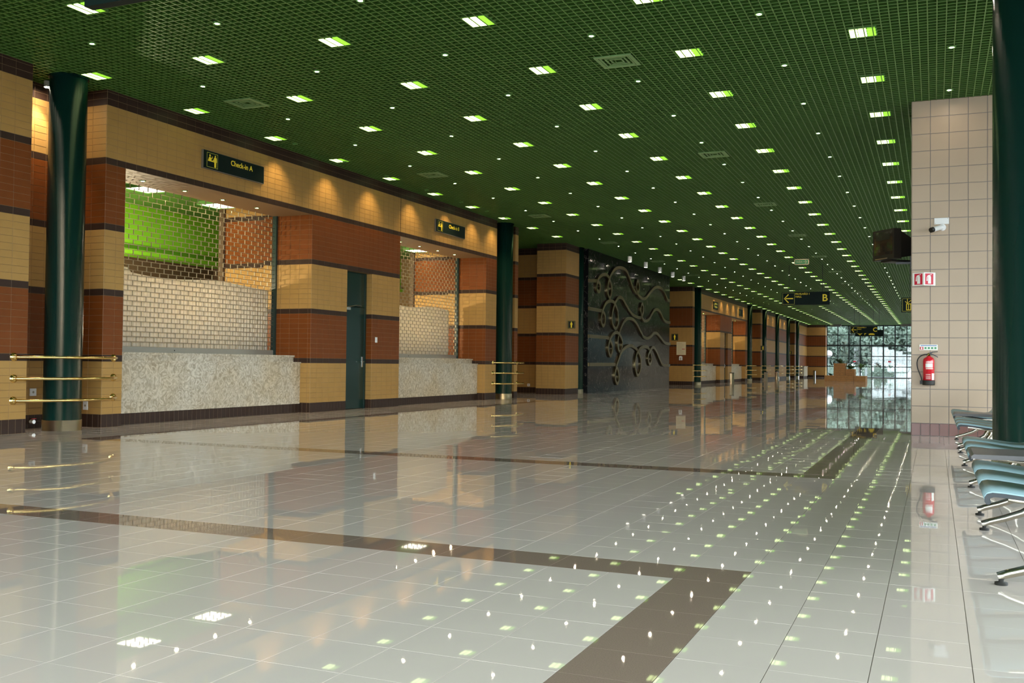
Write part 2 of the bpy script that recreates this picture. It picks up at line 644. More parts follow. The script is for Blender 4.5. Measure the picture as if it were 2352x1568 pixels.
# ------------------------------------------------------------------ ceiling lattice
PX, PY = 0.10375, 0.1076
BH, BT = 0.045, 0.013
top = MB()
top.box(-17.3, XR + 0.2, Y0 - 0.2, Y1 + 0.2, 5.50, 5.62)
ceiling = top.build('ceiling', 'green_plenum', kind='structure')
lm = MB().box(-0.004, 0.004, 4.0, Y1, 0.005, BH).box(-BT / 2, BT / 2, 4.0, Y1, 0, 0.005, 1).mesh('lattice_blade', ['green_blade', 'green_edge_lit'])
nx = int((4.6 + 14.4) / PX)
for i in range(nx):
    put('lattice_blade', lm, ceiling, (-14.4 + i * PX, 0, ZC))
mb = MB()
y = 4.0
while y < Y1:
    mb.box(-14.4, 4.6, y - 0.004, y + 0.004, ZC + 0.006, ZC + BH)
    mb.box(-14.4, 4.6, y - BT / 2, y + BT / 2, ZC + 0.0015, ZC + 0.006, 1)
    y += PY
mb.build('cross_blades', ['green_blade', 'green_edge_lit'], ceiling, kind='stuff')
mb = MB()
mb.box(4.6, XR, 4.0, Y1, ZC, ZC + 0.05)
mb.box(-17.0, XR, Y0, 4.0, ZC, ZC + 0.05)
mb.build('ceiling_margin', 'green_blade', ceiling)

# ------------------------------------------------------------------ ceiling lamps
ROWY = 2.1535
LX = [-11.33, -9.255, -7.185, -5.105, -3.01, -0.825]
lines_txt = ['first', 'second', 'third', 'fourth', 'fifth', 'sixth']
core = MB()
for i in range(3):
    for j in range(2):
        core.box(-0.155 + j * 0.1035, -0.155 + j * 0.1035 + 0.095, -0.155 + i * 0.1035, -0.155 + i * 0.1035 + 0.095, 0.001, 0.012)
core = core.mesh('lit_panel', 'lamp_core')
side = MB()
for i in range(3):
    side.box(0.0535, 0.150, -0.155 + i * 0.1035, -0.155 + i * 0.1035 + 0.095, 0.001, 0.012)
side = side.mesh('fin_glow_panel', 'fin_glow')
hous = MB().box(-0.165, 0.165, -0.165, 0.165, 0.012, 0.10).mesh('housing', 'green_trim')


def blocked(x, y):
    p = project(x, y, ZC)
    return p and p[0] > 2093 and y > 16.7


for c, lx in enumerate(LX):
    n = 0
    for k in range(-1, 43):
        ly = 10.87 + 0.012 * (lx + 5) * -1 + k * ROWY
        if ly > 103.2 or (lx < -11 and 31.5 < ly < 46):
            continue
        vis = seen(lx, ly, ZC, 5) and not blocked(lx, ly)
        if not vis and k > 2:
            continue
        if vis:
            n += 1
            lab = 'square fluorescent ceiling light, %s line from check-in wall, %s away from the camera' % (lines_txt[c], ordinal(n))
        else:
            lab = 'square fluorescent ceiling light overhead, %s line from check-in wall, %s beyond the picture edge' % (lines_txt[c], ordinal(k + 2))
        t = thing('ceiling_light', lab, 'ceiling light', (lx, ly, ZC), 'square fluorescent lights in the green ceiling')
        put('lit_panel', core, t)
        put('fin_glow_panel', side, t)
        put('housing', hous, t)

DLX = [-10.22, -8.15, -6.08, -4.0, -1.91, 0.20]
ring = MB().lathe([(0.052, -0.006), (0.052, 0.02), (0.03, 0.02), (0.03, -0.006), (0.052, -0.006)], cap=False, n=14).mesh('trim_ring', 'green_trim')
bulb = MB().lathe([(0.001, -0.003), (0.027, -0.003), (0.027, 0.01), (0.001, 0.01)], cap=False, n=12).mesh('bulb', 'halogen')
can = MB().lathe([(0.055, 0.015), (0.055, 0.12)], n=12).mesh('housing', 'steel')
for c, lx in enumerate(DLX):
    n = 0
    for k in range(-1, 43):
        ly = 11.86 + 0.012 * (lx + 5) * -1 + k * ROWY
        if ly > 103.2:
            continue
        vis = seen(lx, ly, ZC, 5) and not blocked(lx, ly)
        if not vis and k > 2:
            continue
        if vis:
            n += 1
            lab = 'small round white ceiling downlight, %s line from check-in wall, %s away from the camera' % (lines_txt[c], ordinal(n))
        else:
            lab = 'small round white downlight overhead, %s line from check-in wall, %s beyond the picture edge' % (lines_txt[c], ordinal(k + 2))
        t = thing('downlight', lab, 'downlight', (lx, ly, ZC), 'round downlights in the green ceiling')
        put('trim_ring', ring, t)
        put('bulb', bulb, t)
        put('housing', can, t)

# air vents
for vx, nm in ((-4.0, 'over the middle of the hall'), (-10.22, 'near the check-in wall')):
    for k in range(9):
        vy = 12.97 + k * 6.46
        if vx < -10 and vy > 50:
            continue
        t = thing('ceiling_vent', '%s square green ceiling air vent %s' % (ordinal(k + 1), nm), 'vent', (vx, vy, ZC), 'square air vents in the ceiling')
        fr = MB()
        s = 0.26
        for q in range(4):
            a = s - q * 0.058
            b = a - (0.05 if q == 0 else 0.020)
            z = -0.012 + q * 0.003
            for x0, x1, y0, y1 in ((-a, a, -a, -b), (-a, a, b, a), (-a, -b, -b, b), (b, a, -b, b)):
                fr.box(x0, x1, y0, y1, z, z + 0.012)
        fr.build('vent_frame', 'vent', t)
        MB().box(-s, s, -s, s, 0.05, 0.06).build('vent_box', 'vent_dark', t)

# ------------------------------------------------------------------ glazing of the far end
GX = [-9.93, -8.88, -7.82, -6.76, -5.70, -4.62, -3.54, -2.47, -1.40, -0.33]
GZ = [0.0, 1.09, 2.12, 3.18, 4.23, 5.14]
we = put('window_1', None, None, (0, 0, 0), kind='structure')
for i, gx in enumerate(GX):
    thick = 0.13 if i % 3 != 1 else 0.085
    MB().box(gx - thick / 2, gx + thick / 2, Y1 - 0.1, Y1, 0, ZC).build('mullion', 'mullion', we)
for z, t in zip(GZ, (0.14, 0.08, 0.08, 0.17, 0.08, 0.12)):
    MB().box(GX[0], GX[-1], Y1 - 0.1, Y1 - 0.01, max(0, z - t / 2), z + t / 2).build('transom', 'mullion', we)
for i in range(len(GX) - 1):
    for j in range(len(GZ) - 1):
        MB().box(GX[i] + 0.03, GX[i + 1] - 0.03, Y1 - 0.06, Y1 - 0.05, GZ[j] + 0.03, GZ[j + 1] - 0.03).build('pane', 'glass', we)
MB().box(GX[0], GX[-1], Y1 - 0.1, Y1, 5.19, 5.6).build('window_head', 'mullion', we)
MB().box(-0.28, XR + 0.2, Y1 - 0.1, Y1 + 0.1, 0, 5.6).build('wall_far', 'plaster', kind='structure')

for sx_, sy_ in ((-7.3, 1.60), (-4.05, 1.60)):
    MB().prism([(sx_ + 0.16 * math.cos(a), sy_ + 0.07 * math.sin(a)) for a in [i * PI / 8 for i in range(16)]], Y1 - 0.066, Y1 - 0.061, 'xz').build('sticker', 'sign_red', we)
for ax_, nm in ((-8.88, 'left'), (-2.47, 'right')):
    t = thing('air_curtain', 'grey ceiling unit above the far doors, %s of two' % nm, 'air curtain', (ax_, 101.6, ZC))
    MB().prism([(-0.55, 0.0), (-0.45, -0.22), (0.45, -0.22), (0.55, 0.0)], -0.25, 0.25, 'xz').build('case', 'table', t)
    MB().box(-0.4, 0.4, -0.12, 0.12, -0.235, -0.22).build('grille_slot', 'black', t)

# glazing of the long side
nwin = 17
step = (Y1 - Y0) / nwin
for i in range(nwin):
    ya, yb = Y0 + i * step, Y0 + (i + 1) * step
    w = put('window_%d' % (i + 2), None, None, kind='structure')
    f = MB()
    f.box(XR, XR + 0.3, ya, ya + 0.35, 0, 5.6)
    f.box(XR, XR + 0.12, ya, yb, 0.7, 0.8).box(XR, XR + 0.12, ya, yb, 4.0, 4.1).box(XR, XR + 0.12, ya, yb, 2.4, 2.46)
    MB().box(XR, XR + 0.2, ya, yb, 0, 0.7).box(XR, XR + 0.2, ya, yb, 4.1, 5.6).build('spandrel', 'plaster', w)
    for q in range(1, 4):
        yy = ya + 0.35 + q * (step - 0.35) / 4
        f.box(XR, XR + 0.12, yy - 0.03, yy + 0.03, 0.75, 4.1)
    f.build('window_frame', 'mullion', w)
    MB().box(XR + 0.05, XR + 0.06, ya + 0.3, yb, 0.75, 4.05).build('pane', 'glass', w)
w = put('window_%d' % (nwin + 2), None, None, kind='structure')
f = MB().box(-11.75, XR, Y0 - 0.12, Y0, 0, 0.1).box(-11.75, XR, Y0 - 0.12, Y0, 5.1, 5.6).box(-11.75, XR, Y0 - 0.12, Y0, 2.5, 2.58)
for q in range(17):
    f.box(-11.75 + q * 1.17, -11.69 + q * 1.17, Y0 - 0.12, Y0, 0, 5.1)
f.build('window_frame', 'mullion', w)
MB().box(-11.75, XR, Y0 - 0.07, Y0 - 0.06, 0.1, 5.1).build('pane', 'glass', w)
MB().box(-17.3, -11.75, Y0 - 0.2, Y0, 0, 5.7).build('wall_back', 'plaster', kind='structure')

# ------------------------------------------------------------------ round columns and their brass guards
NAMES = {
    10.84: 'beside the first check-in counter', 27.02: 'after the second check-in sign', 33.5: 'before the black marble panel',
    52.9: 'beyond the black marble panel', 69.08: 'after the far pair of counters', 75.45: 'carrying a lavatory sign',
    82.0: 'between two plain bays far away', 88.45: 'before the last lavatory corner', 94.8: 'beside the last small counter'}


def column(x, y, lab):
    t = thing('round_column', lab, 'column', (x, y, 0), 'dark green round columns', kind='thing')
    MB().lathe([(0.262, 0.14), (0.262, ZC)], n=40).build('shaft', 'column', t)
    MB().lathe([(0.272, 0.0), (0.272, 0.152), (0.262, 0.156)], n=40).build('base_ring', 'steel', t)
    MB().lathe([(0.280, ZC - 0.025), (0.280, ZC - 0.001)], n=40).build('collar', 'column', t)
    return t


for yc, nm in NAMES.items():
    column(COLX, yc, 'dark green round column with steel foot %s' % nm)
column(0.785, 10.84, 'dark green round column with steel foot between the blue seat rows')


def rail_path(z, yc):
    a = 0.905
    pts = [(W, yc - a, z), (W + 0.07, yc - a, z)]
    for i in range(0, 17):
        s = -1 + i / 8
        pts.append((W + 0.10 + 0.40 * (1 - abs(s) ** 2.4), yc + s * (a - 0.03), z))
    return pts + [(W + 0.07, yc + a, z), (W, yc + a, z)]


for yc in (10.84, 27.02, 52.9, 69.08, 75.45, 82.0, 88.45, 94.8):
    for z, q in ((1.065, 'top'), (0.765, 'middle'), (0.46, 'bottom')):
        t = thing('guard_rail', '%s bowed brass guard rail round the column %s' % (q, NAMES[yc]), 'guard rail', (0, 0, 0), 'brass guard rails round the columns')
        MB().tube(rail_path(z, yc), 0.021, 10).build('bar', 'brass', t)
        for s in (-1, 1):
            MB().lathe([(0.058, W + 0.004), (0.058, W + 0.018), (0.03, W + 0.03)], yc + s * 0.905, z, 18, axis='x').build('flange', 'brass', t)

# ------------------------------------------------------------------ counters, grilles, sheets, rooms
_linkm = MB().box(-0.007, 0.007, -0.006, 0.006, 0, 0.088).mesh('link', 'grille')


def counter_bay(ya, yb, word, near, small=False):
    x = -11.95
    t = thing('service_counter', 'pale shell stone service counter %s' % word, 'counter', (0, 0, 0), 'stone counters under the grilles')
    MB().box(OD - 0.3, x - 0.012, ya + 0.002, yb - 0.002, 0.18, 1.0).build('front_panel', 'stone', t)
    MB().box(OD - 0.3, x + 0.012, ya + 0.002, yb - 0.002, 1.0, 1.03).build('ledge', 'stone', t)
    MB().box(OD - 0.3, -12.13, ya + 0.002, yb - 0.002, 1.03, 1.125).build('upstand', 'stone', t)
    MB().box(OD - 0.5, -12.10, ya + 0.002, yb - 0.002, 1.125, 1.165).build('counter_top', 'stone', t)
    pl = MB().box(OD - 0.3, x - 0.03, ya + 0.002, yb - 0.002, 0.0, 0.18).build('plinth', 'grout', t)
    tm = MB()
    yy = ya + 0.004
    while yy < yb - 0.02:
        add_tile(tm, (x - 0.03, yy, 0), (0, 1, 0), (0, 0, 1), (1, 0, 0), 0.002, min(0.1105, yb - 0.004 - yy), 0.0, 0.178, 0.004, 0)
        yy += 0.1125
    tm.build('plinth_tiles', 'dark', pl, kind='stuff')
    # rolling grille
    g = thing('rolling_grille', 'closed brick-pattern rolling grille %s' % word, 'grille', (0, 0, 0), 'rolling grilles above the counters')
    zb, zt, dz, dy = 1.265, OPEN_TOP, 0.0872, 0.2125
    MB().box(OD - 0.015, OD + 0.015, ya + 0.02, yb - 0.03, 1.168, zb).build('bottom_bar', 'grille_bar', g)
    MB().box(OD - 0.05, OD + 0.05, yb - 0.05, yb - 0.004, 1.166, zt).build('guide', 'guide', g)
    MB().box(OD - 0.05, OD + 0.05, ya + 0.004, ya + 0.05, 1.166, zt).build('guide', 'guide', g)
    MB().lathe([(0.012, OD + 0.012), (0.012, OD + 0.02)], (ya * 0.5 + yb * 0.5) - 0.4, 1.215, 10, axis='x').build('lock', 'black', g)
    links = []
    k = 0
    z = zb
    while z < zt - 0.02:
        if near:
            MB().tube([(OD, ya + 0.03, z), (OD, yb - 0.03, z)], 0.0062, 6).build('rod', 'grille', g)
        yy = ya + 0.06 + (dy / 2 if k % 2 else 0)
        while yy < yb - 0.05:
            links.append((OD, yy, z))
            yy += dy
        z += dz
        k += 1
    n = 300 if near == 2 else 0
    links.sort(key=lambda q: (q[1] - 13) ** 2 * (0.0 if n == 0 else 1) + q[2])
    for q in links[:n]:
        put('link', _linkm, g, q)
    mb = MB()
    for q in links[n:]:
        mb.box(q[0] - 0.007, q[0] + 0.007, q[1] - 0.006, q[1] + 0.006, q[2], q[2] + 0.088)
    if not near:
        z = zb
        while z < zt - 0.02:
            mb.box(OD - 0.006, OD + 0.006, ya + 0.03, yb - 0.03, z - 0.006, z + 0.006)
            z += dz
    mb.build('links', 'grille', g, kind='stuff')
    # sheet hung inside
    me = MB()
    n = 60
    y2 = yb - (0.06 if word.endswith('A') else 0.32)
    for i in range(n):
        a, b = ya + 0.03 + (y2 - ya - 0.03) * i / n, ya + 0.03 + (y2 - ya - 0.03) * (i + 1) / n
        f = lambda q: 2.545 + 0.035 * math.sin(q * 2.1 + 0.6) + (0.07 if q < ya + 1.15 else 0)
        xo = lambda q: -12.74 + 0.012 * math.sin(q * 5.0)
        me.face([(xo(a), a, 1.17), (xo(b), b, 1.17), (xo(b), b, f(b)), (xo(a), a, f(a))], 0, True)
    o = me.build('hanging_sheet', 'sheet')
    tag(o, 'white cloth sheet hung behind the grille %s' % word, 'sheet', 'white sheets behind the grilles')
    md = o.modifiers.new('thickness', 'SOLIDIFY')
    md.thickness = 0.004


def back_room(ya, yb, num):
    rm = put('wall_room_%d' % num, None, None, kind='structure')
    xb, ye = -16.4, yb + 2.6
    ys = ya - 0.4
    MB().box(xb - 0.1, xb, ys, ye, 0, 4.5).build('back_wall', 'room_brown', rm)
    MB().box(xb, OD - 0.3, ys - 0.1, ys, 0, 4.5).build('end_wall', 'room_brown', rm)
    MB().box(xb, -14.3, ye, ye + 0.1, 0, 4.5).build('end_wall', 'room_brown', rm)
    MB().box(xb, OD - 0.06, ys, ye, 4.36, 4.46).build('room_ceiling', 'green_blade', rm)
    MB().box(-14.35, -14.22, yb + 0.3, ye, 0, 4.4).build('partition', 'room_brown', rm)
    MB().box(-16.0, -15.8, ys, ye, 3.40, 4.36).build('bulkhead', 'room_green', rm)
    MB().box(-16.3, -15.7, ys, ye, 3.30, 3.40).build('bulkhead_soffit', 'room_green', rm)
    wt = MB()
    L = 14.3 - 12.7
    for k in range(41):
        a, b = 0.2 + k * TH, min(4.36, 0.2 + (k + 1) * TH)
        c = 0
        while c * TW < L:
            add_tile(wt, (-14.3, yb + 0.37, 0), (1, 0, 0), (0, 0, 1), (0, -1, 0), c * TW + J, min(L, (c + 1) * TW), a + J, b, 0.004, course_kind(k))
            c += 1
    MB().box(-14.3, OD - 0.06, yb + 0.37, yb + 0.47, 0, 4.36).build('side_wall', 'grout', rm)
    wt.build('side_wall_tiles', KN, rm, kind='stuff')
    MB().box(OD - 0.1, OD - 0.055, ys, ye, OPEN_TOP + 0.05, 4.4).build('lintel', 'soffit', rm)
    MB().box(OD - 0.4, OD - 0.3, ys, ya, 0, 4.4).build('return_wall', 'room_brown', rm)
    t = thing('added_lamp', 'unseen fill lamp added in the room behind the %s grille' % ('first', 'second', 'third', 'fourth')[num - 1], 'lamp', (-14.7, ya + 2.7, 0))  # lamp added out of sight to brighten the bulkhead and sheet
    MB().lathe([(0.15, 0), (0.15, 0.03), (0.02, 0.04), (0.02, 1.9)], n=14).build('stand', 'steel', t)
    MB().lathe([(0.03, 1.88), (0.12, 1.92), (0.18, 2.02), (0.17, 2.02), (0.11, 1.94), (0.03, 1.90)], n=18, cap=False).build('bowl', 'steel', t)
    d = bpy.data.lights.new('added_light', 'POINT')
    d.energy = 380
    d.color = (1.0, 0.84, 0.55)
    d.shadow_soft_size = 0.10
    o = bpy.data.objects.new('added_light', d)
    COL.objects.link(o)
    o.parent = t
    o.location = (0, 0, 2.10)
    for q, yy in enumerate((14.68, 16.75)):
        y_ = yy - 11.93 + ya
        t = thing('ceiling_light', 'square white panel light in the room behind the %s grille, %s one' % (('first', 'second', 'third', 'fourth')[num - 1], ('nearer', 'farther')[q]), 'ceiling light', (-13.85, y_, 4.30), 'panel lights in the rooms behind the counters')
        MB().box(-0.3, 0.3, -0.3, 0.3, 0.0, 0.012).build('lit_panel', 'lamp_white', t)
        f = MB()
        for x0, x1, y0, y1 in ((-0.33, 0.33, -0.33, -0.3), (-0.33, 0.33, 0.3, 0.33), (-0.33, -0.3, -0.3, 0.3), (0.3, 0.33, -0.3, 0.3)):
            f.box(x0, x1, y0, y1, -0.01, 0.06)
        f.build('frame', 'green_trim', t)


BAYLIST = [(11.93, 17.03, 'under Check-in A', 2, True), (20.67, 25.60, 'under Check-in B', 1, True),
           (53.99, 59.09, 'beyond the marble panel', 0, False), (62.73, 67.66, 'before the far column', 0, False)]
for i, (ya, yb, wd, near, _) in enumerate(BAYLIST):
    counter_bay(ya, yb, wd, near)
    back_room(ya, yb, i + 1)
    for q in range(4):
        yy = ya + 0.93 + q * 1.02
        t = thing('soffit_lamp', '%s small round spotlight in the soffit %s' % (ordinal(q + 1), wd), 'downlight', (-12.26, yy, OPEN_TOP), 'spotlights in the counter soffits')
        put('trim_ring', ring, t, (0, 0, -0.004))
        put('bulb', MB().lathe([(0.001, -0.006), (0.028, -0.006), (0.028, 0.0), (0.001, 0.0)], cap=False, n=12).mesh('bulb', 'halogen_soft'), t)
# small counter at the far end
t = thing('service_counter', 'small white counter against the wall near the far glazing', 'counter', (0, 0, 0), 'stone counters under the grilles')
MB().box(W, -11.25, 96.4, 99.2, 0.15, 1.03).build('front_panel', 'stone', t)
MB().box(W, -11.2, 96.35, 99.25, 1.03, 1.08).build('ledge', 'stone', t)
MB().box(W, -11.3, 96.4, 99.2, 0.0, 0.15).build('plinth', 'dark', t)

# expansion joint in the header
MB().box(W, W + 0.006, 20.655, 20.672, OPEN_TOP, ZC).build('trim_1', 'dark', kind='structure')
# doors
for i, o in enumerate(BAYS):
    d = put('door_%d' % (i + 1), None, None, (0, o, 0), kind='structure')
    MB().box(DX - 0.05, DX, 18.39, 19.41, 0.01, 2.26).build('door_leaf', 'door', d)
    MB().box(DX - 0.05, DX, 18.39, 19.41, 2.275, DOOR_TOP).build('overpanel', 'door', d)
    MB().box(DX - 0.03, DX + 0.012, 18.37, 18.42, 0, DOOR_TOP).box(DX - 0.03, DX + 0.012, 19.36, 19.42, 0, DOOR_TOP).build('door_frame', 'door', d)
    hd = MB().box(DX, DX + 0.012, 19.26, 19.30, 0.93, 1.16).build('handle_plate', 'steel', d)
    MB().tube([(DX + 0.01, 19.28, 1.05), (DX + 0.06, 19.28, 1.05), (DX + 0.065, 19.15, 1.05)], 0.01, 8).build('lever', 'steel', hd)
    MB().box(DX, DX + 0.04, 18.46, 18.72, 2.19, 2.245).build('door_closer', 'steel', d)
    MB().tube([(DX + 0.03, 18.6, 2.25), (DX + 0.06, 18.9, 2.30), (DX + 0.02, 19.2, 2.30)], 0.008, 6).build('closer_arm', 'steel', d)

# ------------------------------------------------------------------ marble panel and bronze ribbons
mw = put('wall_marble', None, None, kind='structure')
ys = [33.86 + i * (45.74 - 33.86) / 8 for i in range(9)]
zs = [0.0, 1.02, 2.04, 3.06, 4.08, 4.98, ZC]
for i in range(8):
    for j in range(6):
        MB().box(-11.50, -11.45, ys[i] + 0.0015, ys[i + 1] - 0.0015, zs[j] + 0.0015, zs[j + 1] - 0.0015).build('slab', 'marble', mw)
for j in range(6):
    MB().box(-12.05, -11.45, 33.82, 33.855, zs[j] + 0.0015, zs[j + 1] - 0.0015).build('slab', 'marble', mw)
MB().box(-12.1, -11.505, 33.86, 45.74, 0, ZC).build('core', 'black', mw)
R1 = [(33.8, 4.05), (34.7, 4.11), (35.0, 4.04), (35.09, 3.92), (35.01, 3.78), (34.86, 3.72), (34.68, 3.78), (34.65, 3.9), (34.7, 4.05), (34.82, 4.19), (35.11, 4.33), (35.47, 4.41), (35.84, 4.41), (36.22, 4.27), (36.45, 4.1), (36.51, 3.91), (36.42, 3.71), (36.24, 3.58), (36.01, 3.72), (35.98, 3.97), (36.09, 4.22), (36.4, 4.5), (36.91, 4.75), (37.57, 4.86), (38.26, 4.84), (38.83, 4.62), (39.27, 4.29), (39.72, 4.06), (40.02, 4.02), (40.28, 4.16), (40.35, 4.35), (40.08, 4.56), (39.9, 4.34), (39.94, 4.14), (40.13, 3.98), (40.48, 3.89), (40.94, 3.85), (41.5, 3.94), (42.14, 4.21), (42.81, 4.44), (43.49, 4.54), (44.2, 4.49), (44.76, 4.28), (45.13, 4.08), (45.65, 4.05)]
R2 = [(33.83, 3.05), (35.39, 3.04), (35.63, 2.94), (35.73, 2.76), (35.64, 2.57), (35.43, 2.49), (35.19, 2.68), (35.27, 2.92), (35.45, 3.14), (35.81, 3.37), (36.3, 3.47), (36.75, 3.44), (37.08, 3.27), (37.36, 2.99), (37.4, 2.72), (37.24, 2.52), (37.01, 2.44), (36.68, 2.57), (36.55, 2.8), (36.63, 3.09), (36.88, 3.39), (37.21, 3.61), (37.57, 3.7), (37.95, 3.64), (38.37, 3.44), (38.87, 3.27), (39.38, 3.11), (39.97, 3.04), (40.58, 3.03), (40.92, 3.21), (41.0, 3.47), (40.8, 3.63), (40.57, 3.42), (40.65, 3.19), (40.89, 2.99), (41.29, 2.92), (41.77, 2.99), (42.34, 3.23), (42.83, 3.46), (43.35, 3.53), (43.88, 3.42), (44.42, 3.15), (44.98, 3.04), (45.68, 3.04)]
R3 = [(33.86, 2.06), (36.09, 2.06), (36.41, 1.95), (36.67, 1.74), (36.65, 1.53), (36.43, 1.37), (36.2, 1.48), (36.13, 1.71), (36.28, 1.98), (36.66, 2.2), (37.11, 2.3), (37.51, 2.23), (37.86, 2.02), (37.93, 1.79), (37.83, 1.63), (37.63, 1.55), (37.39, 1.7), (37.35, 1.99), (37.51, 2.27), (37.84, 2.56), (38.25, 2.79), (38.73, 2.91), (39.38, 2.9), (39.98, 2.74), (40.52, 2.47), (41.07, 2.25), (41.71, 2.19), (42.28, 2.29), (42.78, 2.44), (43.29, 2.45), (43.91, 2.29), (44.55, 2.1), (45.1, 2.04), (45.71, 2.04)]
R4 = [(33.89, 1.04), (37.02, 1.05), (37.35, 0.87), (37.52, 0.66), (37.5, 0.42), (37.3, 0.3), (37.07, 0.45), (37.03, 0.72), (37.18, 0.99), (37.47, 1.25), (37.8, 1.53), (38.28, 1.71), (38.98, 1.82), (39.64, 1.78), (40.16, 1.64), (40.55, 1.42), (40.71, 1.12), (40.61, 0.81), (40.23, 0.6), (39.89, 0.81), (39.84, 1.16), (39.98, 1.45), (40.31, 1.65), (40.77, 1.78), (41.4, 1.82), (41.97, 1.74), (42.3, 1.52), (42.39, 1.24), (42.15, 1.07), (41.86, 1.22), (41.85, 1.45), (42.13, 1.65), (42.63, 1.82), (43.14, 1.67), (43.67, 1.36), (44.21, 1.09), (44.76, 1.03), (45.74, 1.03)]


def smooth_path(p, sub=5):
    q = [p[0]] + list(p) + [p[-1]]
    out = []
    for i in range(1, len(q) - 2):
        for k in range(sub):
            t = k / sub
            out.append(tuple(0.5 * (2 * q[i][d] + (q[i + 1][d] - q[i - 1][d]) * t + (2 * q[i - 1][d] - 5 * q[i][d] + 4 * q[i + 1][d] - q[i + 2][d]) * t * t
                                    + (3 * q[i][d] - q[i - 1][d] - 3 * q[i + 1][d] + q[i + 2][d]) * t ** 3) for d in (0, 1)))
    return out + [p[-1]]


for pts, q in ((R1, 'topmost'), (R2, 'second from top'), (R3, 'third from top'), (R4, 'lowest')):
    pp = [pts[0]] + smooth_path(pts[1:])
    mb = MB()
    hw, x0, x1 = 0.062, -11.4495, -11.40
    rows = []
    for i, p in enumerate(pp):
        a, b = pp[max(0, i - 1)], pp[min(len(pp) - 1, i + 1)]
        d = math.hypot(b[0] - a[0], b[1] - a[1]) or 1
        ny, nz = -(b[1] - a[1]) / d, (b[0] - a[0]) / d
        xo = 0.0004 * (i % 60)
        e = [(x0, p[0] - ny * hw, p[1] - nz * hw), (x1 + xo, p[0] - ny * hw, p[1] - nz * hw), (x1 + xo, p[0] + ny * hw, p[1] + nz * hw), (x0, p[0] + ny * hw, p[1] + nz * hw)]
        rows.append(len(mb.v))
        mb.v += e
    for a, b in zip(rows, rows[1:]):
        for k in range(4):
            j = (k + 1) % 4
            mb.f.append((a + k, a + j, b + j, b + k))
            mb.m.append(0)
            mb.sm.append(False)
    for a in (rows[0], rows[-1]):
        mb.f.append((a, a + 1, a + 2, a + 3))
        mb.m.append(0)
        mb.sm.append(False)
    o = mb.build('metal_ribbon', 'bronze')
    tag(o, 'looping bronze ribbon on the black marble panel, %s' % q, 'wall sculpture', 'bronze ribbons on the marble')

for k, yy in enumerate((36.0, 38.25, 40.45, 42.65, 44.75)):
    t = thing('spotlight', 'white cylinder spotlight hung before the marble panel, %s from column' % ordinal(k + 1), 'spotlight', (-10.55, yy, 0), 'cylinder spotlights before the marble panel')
    MB().lathe([(0.075, 4.91), (0.08, 4.93), (0.08, 5.0), (0.082, 5.005), (0.08, 5.01), (0.08, 5.12)], n=18).build('body', 'white', t)
    MB().lathe([(0.012, 5.12), (0.012, ZC + 0.02)], n=8).build('stem', 'black', t)
    MB().lathe([(0.001, 4.905), (0.062, 4.905), (0.062, 4.915)], cap=False, n=16).build('lens', 'lamp_white', t)


# ------------------------------------------------------------------ signs
def person(mb, x, y, h, mi=0):
    """simple standing figure in the local xy plane"""
    mb.prism([(x + 0.075 * h * math.cos(a), y + 0.91 * h + 0.085 * h * math.sin(a)) for a in [i * PI / 6 for i in range(12)]], 0.011, 0.014, mi=mi)
    mb.prism([(x - 0.16 * h, y + 0.78 * h), (x - 0.19 * h, y + 0.45 * h), (x - 0.12 * h, y + 0.44 * h), (x - 0.10 * h, y), (x - 0.01 * h, y), (x, y + 0.40 * h),
              (x + 0.01 * h, y), (x + 0.10 * h, y), (x + 0.12 * h, y + 0.44 * h), (x + 0.19 * h, y + 0.45 * h), (x + 0.16 * h, y + 0.78 * h), (x + 0.10 * h, y + 0.82 * h), (x - 0.10 * h, y + 0.82 * h)], 0.011, 0.014, mi=mi)


def frame_outline(x0, x1, y0, y1, t):
    return MB().box(x0, x1, y0, y0 + t, 0.0105, 0.0125).box(x0, x1, y1 - t, y1, 0.0105, 0.0125).box(x0, x0 + t, y0, y1, 0.0105, 0.0125).box(x1 - t, x1, y0, y1, 0.0105, 0.0125)


FACE_X = (PI / 2, 0, PI / 2)       # local x -> +Y, local y -> +Z, local z -> +X
FACE_Y = (PI / 2, 0, 0)            # local x -> +X, local y -> +Z, local z -> -Y


